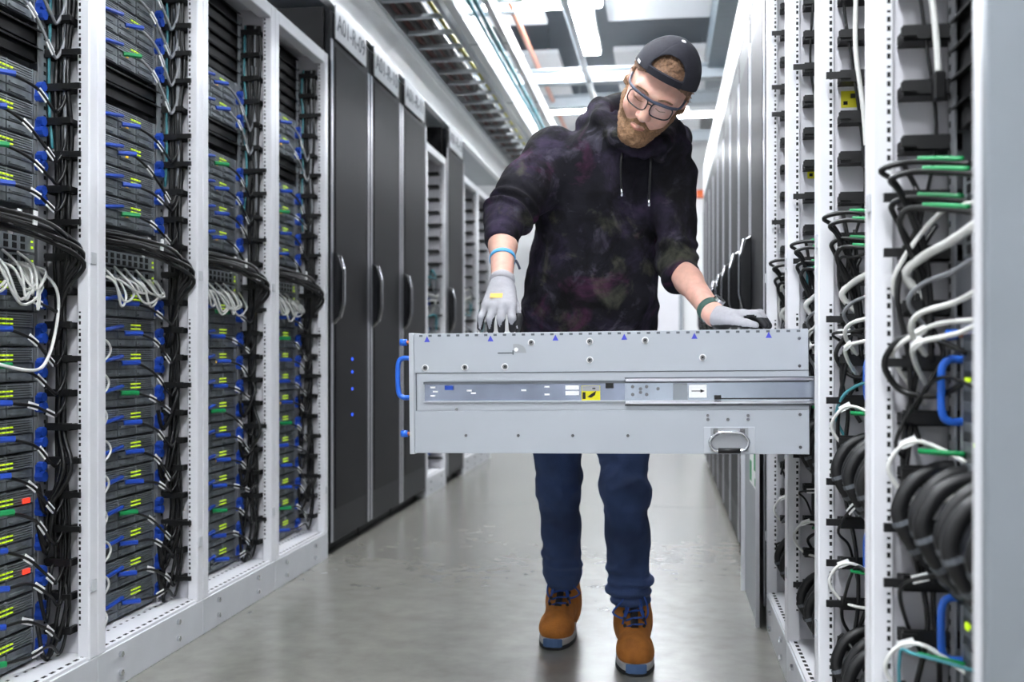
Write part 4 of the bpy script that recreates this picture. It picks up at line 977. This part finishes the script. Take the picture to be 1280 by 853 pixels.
# hood: thick folded cloth round the neck
hood = [(-0.083, 2.872, 1.455), (-0.128, 2.885, 1.50), (-0.172, 2.925, 1.552), (-0.185, 3.0, 1.600), (-0.11, 3.07, 1.615), (-0.02, 3.05, 1.575), (0.022, 2.965, 1.52), (-0.005, 2.895, 1.478), (-0.055, 2.87, 1.450)]
HD.chain(hood, [0.021, 0.026, 0.030, 0.036, 0.05, 0.05, 0.036, 0.028, 0.021], 0.012)
hood2 = [(-0.10, 2.90, 1.462), (-0.175, 2.935, 1.515), (-0.215, 3.0, 1.56), (-0.12, 3.10, 1.56), (0.03, 3.05, 1.52), (0.045, 2.97, 1.475), (-0.01, 2.90, 1.445)]
HD.chain(hood2, [0.018, 0.030, 0.036, 0.05, 0.045, 0.032, 0.02], 0.012)
HD.add(lambda x, y, z: np.sqrt((x + 0.085) ** 2 + (y - 2.955) ** 2 + ((z - 1.585) * 0.8) ** 2) - 0.066, (-0.16, 2.88, 1.49), (-0.01, 3.03, 1.68), 0.014, True)
x, y, z = HD.grid((slice(None),) * 3)
near = HD.F < 0.04
f1 = vnoise(x * 1.0 + 0.55 * z, y, z * 0.42 - 0.35 * x, 17); f2 = vnoise(x + 0.4 * z, y, z - 0.6 * x, 34)
amp = 0.011 + 0.005 * np.clip((1.1 - z) / 0.2, 0, 1)
cuffs = np.minimum(np.sqrt((x + 0.44) ** 2 + (y - 2.79) ** 2 + (z - 1.205) ** 2), np.sqrt((x - 0.045) ** 2 + (y - 2.925) ** 2 + (z - 1.105) ** 2))
HD.F += np.where(near, np.clip((cuffs - 0.055) / 0.05, 0.1, 1) * (amp * (np.abs(f1) * 2 - 0.5) + 0.0045 * f2), 0).astype(np.float32)
# clean sleeve ends
for c, d_ in (((-0.4395, 2.778, 1.197), (-0.437, 2.82, 1.245)), ((0.052, 2.915, 1.098), (0.036, 2.955, 1.14))):
    c = np.array(c); n_ = c - np.array(d_); n_ /= np.linalg.norm(n_)
    pl = (x - c[0]) * n_[0] + (y - c[1]) * n_[1] + (z - c[2]) * n_[2]; rr_ = np.sqrt((x - c[0]) ** 2 + (y - c[1]) ** 2 + (z - c[2]) ** 2)
    HD.F = np.where(rr_ < 0.085, smax(HD.F, pl + 0 * HD.F, 0.006), HD.F).astype(np.float32)
hoodie = child('hoodie', HD.mesh('hoodie'), 'hoodie')
for pts in ([(-0.113, 2.885, 1.462), (-0.117, 2.868, 1.43), (-0.118, 2.872, 1.385), (-0.116, 2.880, 1.352)], [(-0.036, 2.878, 1.448), (-0.036, 2.862, 1.41), (-0.039, 2.868, 1.36), (-0.041, 2.876, 1.322)]):
    ds = child('drawstring', MB().tube(catmull(pts, 5), 0.0036, 6).mesh('drawstring', 'rubber_black', True), 'rubber_black', hoodie)
    e_ = Vector(pts[-1]); child('metal_tip', MB().tube([e_, e_ + Vector((0, 0.001, -0.02))], 0.0042, 8).mesh('metal_tip', 'chrome', True), 'chrome', hoodie)
# --- jeans
JN = Field(lin_axis(-0.46, 0.06, 0.0045), lin_axis(2.90, 3.42, 0.0045), lin_axis(0.13, 1.0, 0.0045))
JN.add(lambda x, y, z: np.maximum(torso(x, y, z, -0.022), z - 0.985), (-0.46, 2.9, 0.84), (0.02, 3.3, 0.99), 0.02)
def crease(amp, f_):
    return lambda h, x, y, z: amp * (np.sin(z * f_ + 9 * x + 4 * vnoise(x, y, z, 11)) * np.clip(np.abs(h - 0.5) * 2, 0.15, 1))
for hp_, kn, an, r in ((HPR, KNR, ANR, (0.094, 0.066, 0.058)), (HPL, KNL, ANL, (0.094, 0.067, 0.060))):
    kn2 = tuple(np.array(kn) * 0.55 + np.array(an) * 0.45)
    JN.rc(hp_, kn, r[0], r[1], 0.04, wav=crease(0.007, 44)); JN.rc(kn, kn2, r[1], r[2], 0.025, wav=crease(0.0055, 40))
    lo = np.array(kn2) + (np.array(an) - np.array(kn2)) * (0.72 if hp_ is HPR else 0.62)
    JN.rc(kn2, tuple(lo), r[2], r[2] + 0.001, 0.02)
    if hp_ is HPR:
        for z_, rr_, dx in ((0.265, 0.062, -0.003), (0.228, 0.063, 0.003), (0.197, 0.060, 0.0)):
            c = np.array(an) + (np.array(kn) - np.array(an)) * ((z_ - an[2]) / (kn[2] - an[2])); JN.ell((c[0] + dx, c[1], z_), (rr_, rr_ + 0.004, 0.024), 0.008)
    else:
        for z_, rr_, dx in ((0.262, 0.063, -0.004), (0.226, 0.071, 0.004), (0.196, 0.069, -0.004), (0.166, 0.060, 0.0)):
            c = np.array(an) + (np.array(kn) - np.array(an)) * ((z_ - an[2]) / (kn[2] - an[2])); JN.ell((c[0] + dx, c[1], z_), (rr_, rr_ + 0.004, 0.019), 0.007)
x, y, z = JN.grid((slice(None),) * 3)
f1 = vnoise(x * 0.8 + 0.3 * z, y * 0.8, z * 0.9 - 0.5 * x, 24)
JN.F += np.where(JN.F < 0.04, 0.008 * (np.abs(f1) * 2 - 0.45), 0).astype(np.float32)
jeans = child('jeans', JN.mesh('jeans'), 'denim')
# --- boots
def boot(ox, oy, rz, mirror):
    F_ = Field(lin_axis(-0.08, 0.08, 0.0035), lin_axis(-0.22, 0.13, 0.0035), lin_axis(0.0, 0.25, 0.0035))
    F_.rc((0, 0.03, 0.09), (0, 0.028, 0.215), 0.050, 0.052, 0.02)
    F_.rc((0, 0.02, 0.095), (0, -0.10, 0.062), 0.053, 0.043, 0.03)
    F_.ell((0, -0.125, 0.048), (0.0535, 0.070, 0.046), 0.02)
    F_.ell((0, 0.045, 0.05), (0.045, 0.052, 0.055), 0.03)
    # seams and tongue groove
    F_.rc((0, -0.115, 0.112), (0, -0.02, 0.17), 0.010, 0.012, 0.006, True)
    for s_ in (-1, 1): F_.rc((s_ * 0.05, -0.075, 0.022), (s_ * 0.014, -0.075, 0.102), 0.0028, 0.0028, 0.004)
    F_.add(lambda x, y, z: 0.016 - z + 0 * x + 0 * y, (-0.1, -0.25, -0.05), (0.1, 0.15, 0.02), 0.003)if False else None
    x, y, z = F_.grid((slice(None),) * 3)
    F_.F = np.maximum(F_.F, np.maximum(0.018 - z, z - 0.225) + 0 * x + 0 * y).astype(np.float32)
    F_.F += (0.003 * vnoise(x, y, z, 40)).astype(np.float32)
    M = Matrix.Translation((ox, oy, 0)) @ Matrix.Rotation(rz, 4, 'Z')
    def ch(name, me, m, par=None):
        if not me.materials: me.materials.append(MATS[m])
        me.transform(M); return link(name, me, par or person)
    b_ = ch('boot', F_.mesh('boot'), 'suede')
    out = []
    for k in range(32):
        a = 2 * math.pi * k / 32; sy = math.sin(a); yy = -0.055 + 0.152 * sy * -1
        wd = 0.057 if yy < -0.04 else 0.046
        wd = 0.046 + 0.012 * max(0, min(1, (-yy) / 0.12))
        out.append((wd * math.copysign(abs(math.cos(a)) ** 0.7, math.cos(a)), yy))
    ch('outsole', MB().prism([(p[0] * 1.02, -0.055 + (p[1] + 0.055) * 1.01) for p in out], 2, 0.0, 0.012).mesh('outsole', 'sole_black', False, 0.002), 'sole_black', b_)
    ch('midsole', MB().prism(out, 2, 0.012, 0.030).mesh('midsole', 'sole_grey', False, 0.002), 'sole_grey', b_)
    tp = [p for p in out if p[1] < -0.17 and abs(p[0]) < 0.037]; tp = sorted(tp, key=lambda p: p[0])
    ch('toe_bumper', MB().prism([(p[0] * 1.04, -0.055 + (p[1] + 0.055) * 1.03) for p in tp], 2, 0.008, 0.034).mesh('toe_bumper', 'sole_blue', False, 0.002), 'sole_blue', b_)
    ch('tongue', MB().tube(catmull([(0, -0.098, 0.106), (0, -0.055, 0.133), (0, -0.026, 0.17), (0, -0.027, 0.222)], 4), [0.011] * 13, 8).mesh('tongue', 'tongue', True), 'tongue', b_)
    lev = [(-0.088, 0.112), (-0.068, 0.126), (-0.048, 0.142), (-0.036, 0.160), (-0.030, 0.180), (-0.028, 0.198)]
    for k, (yy, zz) in enumerate(lev):
        wv = 0.024 if k < 3 else 0.022
        ch('lace', MB().tube(catmull([(-wv, yy + 0.008, zz - 0.008), (0, yy - 0.010, zz + 0.004), (wv, yy + 0.006 - 0.008, zz + 0.004)], 4), 0.0032, 6).mesh('lace', 'lace_blue', True), 'lace_blue', b_)
        for s_ in (-1, 1): ch('eyelet', MB().tube([(s_ * wv * 1.15, yy + 0.012, zz - 0.006), (s_ * wv * 1.15, yy + 0.001, zz - 0.001)], 0.005, 8).mesh('eyelet', 'tongue'), 'tongue', b_)
    for s_ in (-1, 1):
        lp = [(0, -0.032, 0.205), (s_ * 0.02, -0.046, 0.200), (s_ * 0.036, -0.052, 0.17), (s_ * (0.040 if s_ != mirror else 0.062), -0.058, 0.14), (s_ * 0.03, -0.062, 0.125), (s_ * 0.018, -0.058, 0.15), (s_ * 0.006, -0.045, 0.19), (0, -0.034, 0.203)]
        ch('bow_loop', MB().tube(catmull(lp, 4), 0.0032, 6).mesh('bow_loop', 'lace_blue', True), 'lace_blue', b_)
        ch('lace_end', MB().tube(catmull([(0, -0.036, 0.203), (s_ * 0.016, -0.05, 0.18), (s_ * 0.026, -0.058, 0.14), (s_ * 0.034, -0.066, 0.108)], 4), 0.003, 6).mesh('lace_end', 'lace_blue', True), 'lace_blue', b_)
boot(-0.322, 3.300, R(-3), 1)
boot(-0.090, 3.080, R(4), -1)
# --- gloves
def glove(P, box, blackf, logo):
    F_ = Field(*[lin_axis(box[0][i], box[1][i], 0.0024) for i in range(3)])
    for a, b_, r1, r2, k in P: F_.rc(a, b_, r1, r2, k)
    me = F_.mesh('glove'); me.materials.append(MATS['glove_white']); me.materials.append(MATS['glove_black'])
    n = len(me.polygons); C = np.empty(n * 3, np.float32); me.polygons.foreach_get('center', C); N = np.empty(n * 3, np.float32); me.polygons.foreach_get('normal', N)
    idx = blackf(C.reshape(-1, 3), N.reshape(-1, 3)).astype(np.int32); me.polygons.foreach_set('material_index', idx); me.update()
    g = link('glove', me, person)
    return g
# right hand: fingertips standing on the unit, back of the hand to the viewer
K = {'i': (-0.386, 2.603, 1.018), 'm': (-0.408, 2.596, 1.016), 'r': (-0.430, 2.600, 1.015), 'p': (-0.450, 2.612, 1.019)}
Tm = {'i': (-0.381, 2.588, 0.986), 'm': (-0.408, 2.578, 0.983), 'r': (-0.436, 2.583, 0.984), 'p': (-0.463, 2.600, 0.990)}
Tp = {'i': (-0.383, 2.604, 0.957), 'm': (-0.410, 2.598, 0.955), 'r': (-0.439, 2.602, 0.955), 'p': (-0.468, 2.614, 0.962)}
PR = [((-0.419, 2.668, 1.085), (-0.4185, 2.655, 1.062), 0.031, 0.031, 0.01)]
for f_, r_ in (('i', 0.0106), ('m', 0.0110), ('r', 0.0106), ('p', 0.0095)):
    PR += [((-0.4185 + (K[f_][0] + 0.4185) * 0.5, 2.655, 1.06), K[f_], 0.021, 0.0155, 0.012), (K[f_], Tm[f_], r_ * 1.12, r_ * 1.0, 0.006), (Tm[f_], Tp[f_], r_ * 1.0, r_ * 0.86, 0.004)]
PR += [((-0.405, 2.66, 1.055), (-0.384, 2.648, 1.02), 0.02, 0.014, 0.01), ((-0.384, 2.648, 1.02), (-0.372, 2.635, 0.988), 0.0125, 0.0115, 0.005), ((-0.372, 2.635, 0.988), (-0.374, 2.628, 0.958), 0.0115, 0.0095, 0.004)]
def blackR(c, n):
    return ((c[:, 2] < 1.02) & (n[:, 1] > 0.1)) | (c[:, 2] < 0.963 + 0.03 * np.clip(np.abs(n[:, 0]) - 0.2, 0, 1) + 0.006 * np.sin(c[:, 0] * 260)) | ((c[:, 1] > 2.620) & (c[:, 2] < 1.0))
g = glove(PR, ((-0.50, 2.55, 0.93), (-0.34, 2.72, 1.13)), blackR, None)
child('cuff', MB().tube([(-0.419, 2.676, 1.098), (-0.419, 2.672, 1.090), (-0.419, 2.666, 1.080)], [0.0315, 0.0335, 0.0325], 20).mesh('cuff', 'glove_white', True), 'glove_white', g)
lg = MB().box(-0.016, 0.016, -0.0015, 0.0015, -0.006, 0.006); lg.v = [(-0.424 + a, 2.6035 + b + 0.95 * c, 1.044 + c) for a, b, c in lg.v]
child('logo_patch', lg.mesh('logo_patch', 'glove_logo'), 'glove_logo', g)
# left hand: lying on the unit, fingers pointing to the rack
Kl = {'i': (0.190, 2.686, 0.993), 'm': (0.200, 2.708, 0.995), 'r': (0.202, 2.730, 0.991), 'p': (0.196, 2.750, 0.984)}
Ml = {'i': (0.228, 2.668, 0.994), 'm': (0.242, 2.692, 0.997), 'r': (0.243, 2.716, 0.993), 'p': (0.232, 2.738, 0.986)}
Tl = {'i': (0.252, 2.662, 0.967), 'm': (0.262, 2.684, 0.966), 'r': (0.262, 2.708, 0.966), 'p': (0.250, 2.732, 0.966)}
PL = [((0.127, 2.744, 0.996), (0.150, 2.722, 0.987), 0.0305, 0.0305, 0.01)]
for f_, r_ in (('i', 0.0108), ('m', 0.0112), ('r', 0.0110), ('p', 0.0098)):
    PL += [((0.15, 2.724 + (Kl[f_][1] - 2.72) * 0.45, 0.987), Kl[f_], 0.021, 0.0145, 0.012), (Kl[f_], Ml[f_], r_ * 1.12, r_, 0.006), (Ml[f_], Tl[f_], r_, r_ * 0.86, 0.004)]
PL += [((0.145, 2.712, 0.984), (0.178, 2.676, 0.977), 0.022, 0.0145, 0.012), ((0.178, 2.676, 0.977), (0.205, 2.655, 0.971), 0.0135, 0.012, 0.005), ((0.205, 2.655, 0.971), (0.226, 2.643, 0.966), 0.012, 0.0095, 0.004)]
def blackL(c, n):
    return (((n[:, 2] < -0.1) | (n[:, 0] > 0.8)) & (c[:, 0] > 0.195) & (c[:, 1] > 2.650)) | ((c[:, 0] > 0.236) & (c[:, 2] < 0.982)) | ((c[:, 0] > 0.218) & (c[:, 2] < 0.986) & (c[:, 1] > 2.652)) | ((n[:, 2] < -0.6))
g2 = glove(PL, ((0.08, 2.61, 0.93), (0.29, 2.80, 1.05)), blackL, None)
def band(c, d, r, w_, th, n=24, sq=(1, 1)):
    d = Vector(d).normalized(); u = d.orthogonal().normalized(); v_ = d.cross(u); mb = MB()
    for k in range(n):
        a = 2 * math.pi * k / n; e_ = (u * math.cos(a) + v_ * math.sin(a))
        for (rr_, ww) in ((r, -w_ / 2), (r + th, -w_ / 2), (r + th, w_ / 2), (r, w_ / 2)): mb.v.append(tuple(Vector(c) + e_ * rr_ + d * ww))
    for k in range(n):
        for j in range(4): mb.f.append((4 * k + j, 4 * k + (j + 1) % 4, 4 * ((k + 1) % n) + (j + 1) % 4, 4 * ((k + 1) % n) + j))
    return mb
ax_ = np.array(WRR) - np.array(ELR); p_ = np.array(ELR) + ax_ * 0.60
wb = child('wristband', band(p_, ax_, 0.0335, 0.013, 0.002).mesh('wristband', 'band_blue', True), 'band_blue')
e_ = p_ + np.array((0.036, -0.005, -0.004)); child('strap_tail', MB().tube(catmull([tuple(e_), tuple(e_ + np.array((0.006, 0, -0.01))), tuple(e_ + np.array((0.011, 0.004, -0.024)))], 4), 0.0036, 6).mesh('strap_tail', 'glasses_grey', True), 'glasses_grey', wb)
ax_ = np.array(WRL) - np.array(ELL); p_ = np.array(ELL) + ax_ * 0.93
wt = child('watch', band(p_, ax_, 0.0300, 0.021, 0.0045).mesh('watch', 'watch_green', True), 'watch_green')
d_ = Vector(ax_).normalized(); up = (Vector((0.9, -0.5, 0.9)) - d_ * Vector((0.9, -0.5, 0.9)).dot(d_)).normalized()
child('watch_case', MB().tube([Vector(p_) + up * 0.031, Vector(p_) + up * 0.041], 0.0165, 18).mesh('watch_case', 'chrome', False, 0.001), 'chrome', wt)
child('watch_face', MB().tube([Vector(p_) + up * 0.041, Vector(p_) + up * 0.0418], 0.0135, 18).mesh('watch_face', 'handle_black'), 'handle_black', wt)
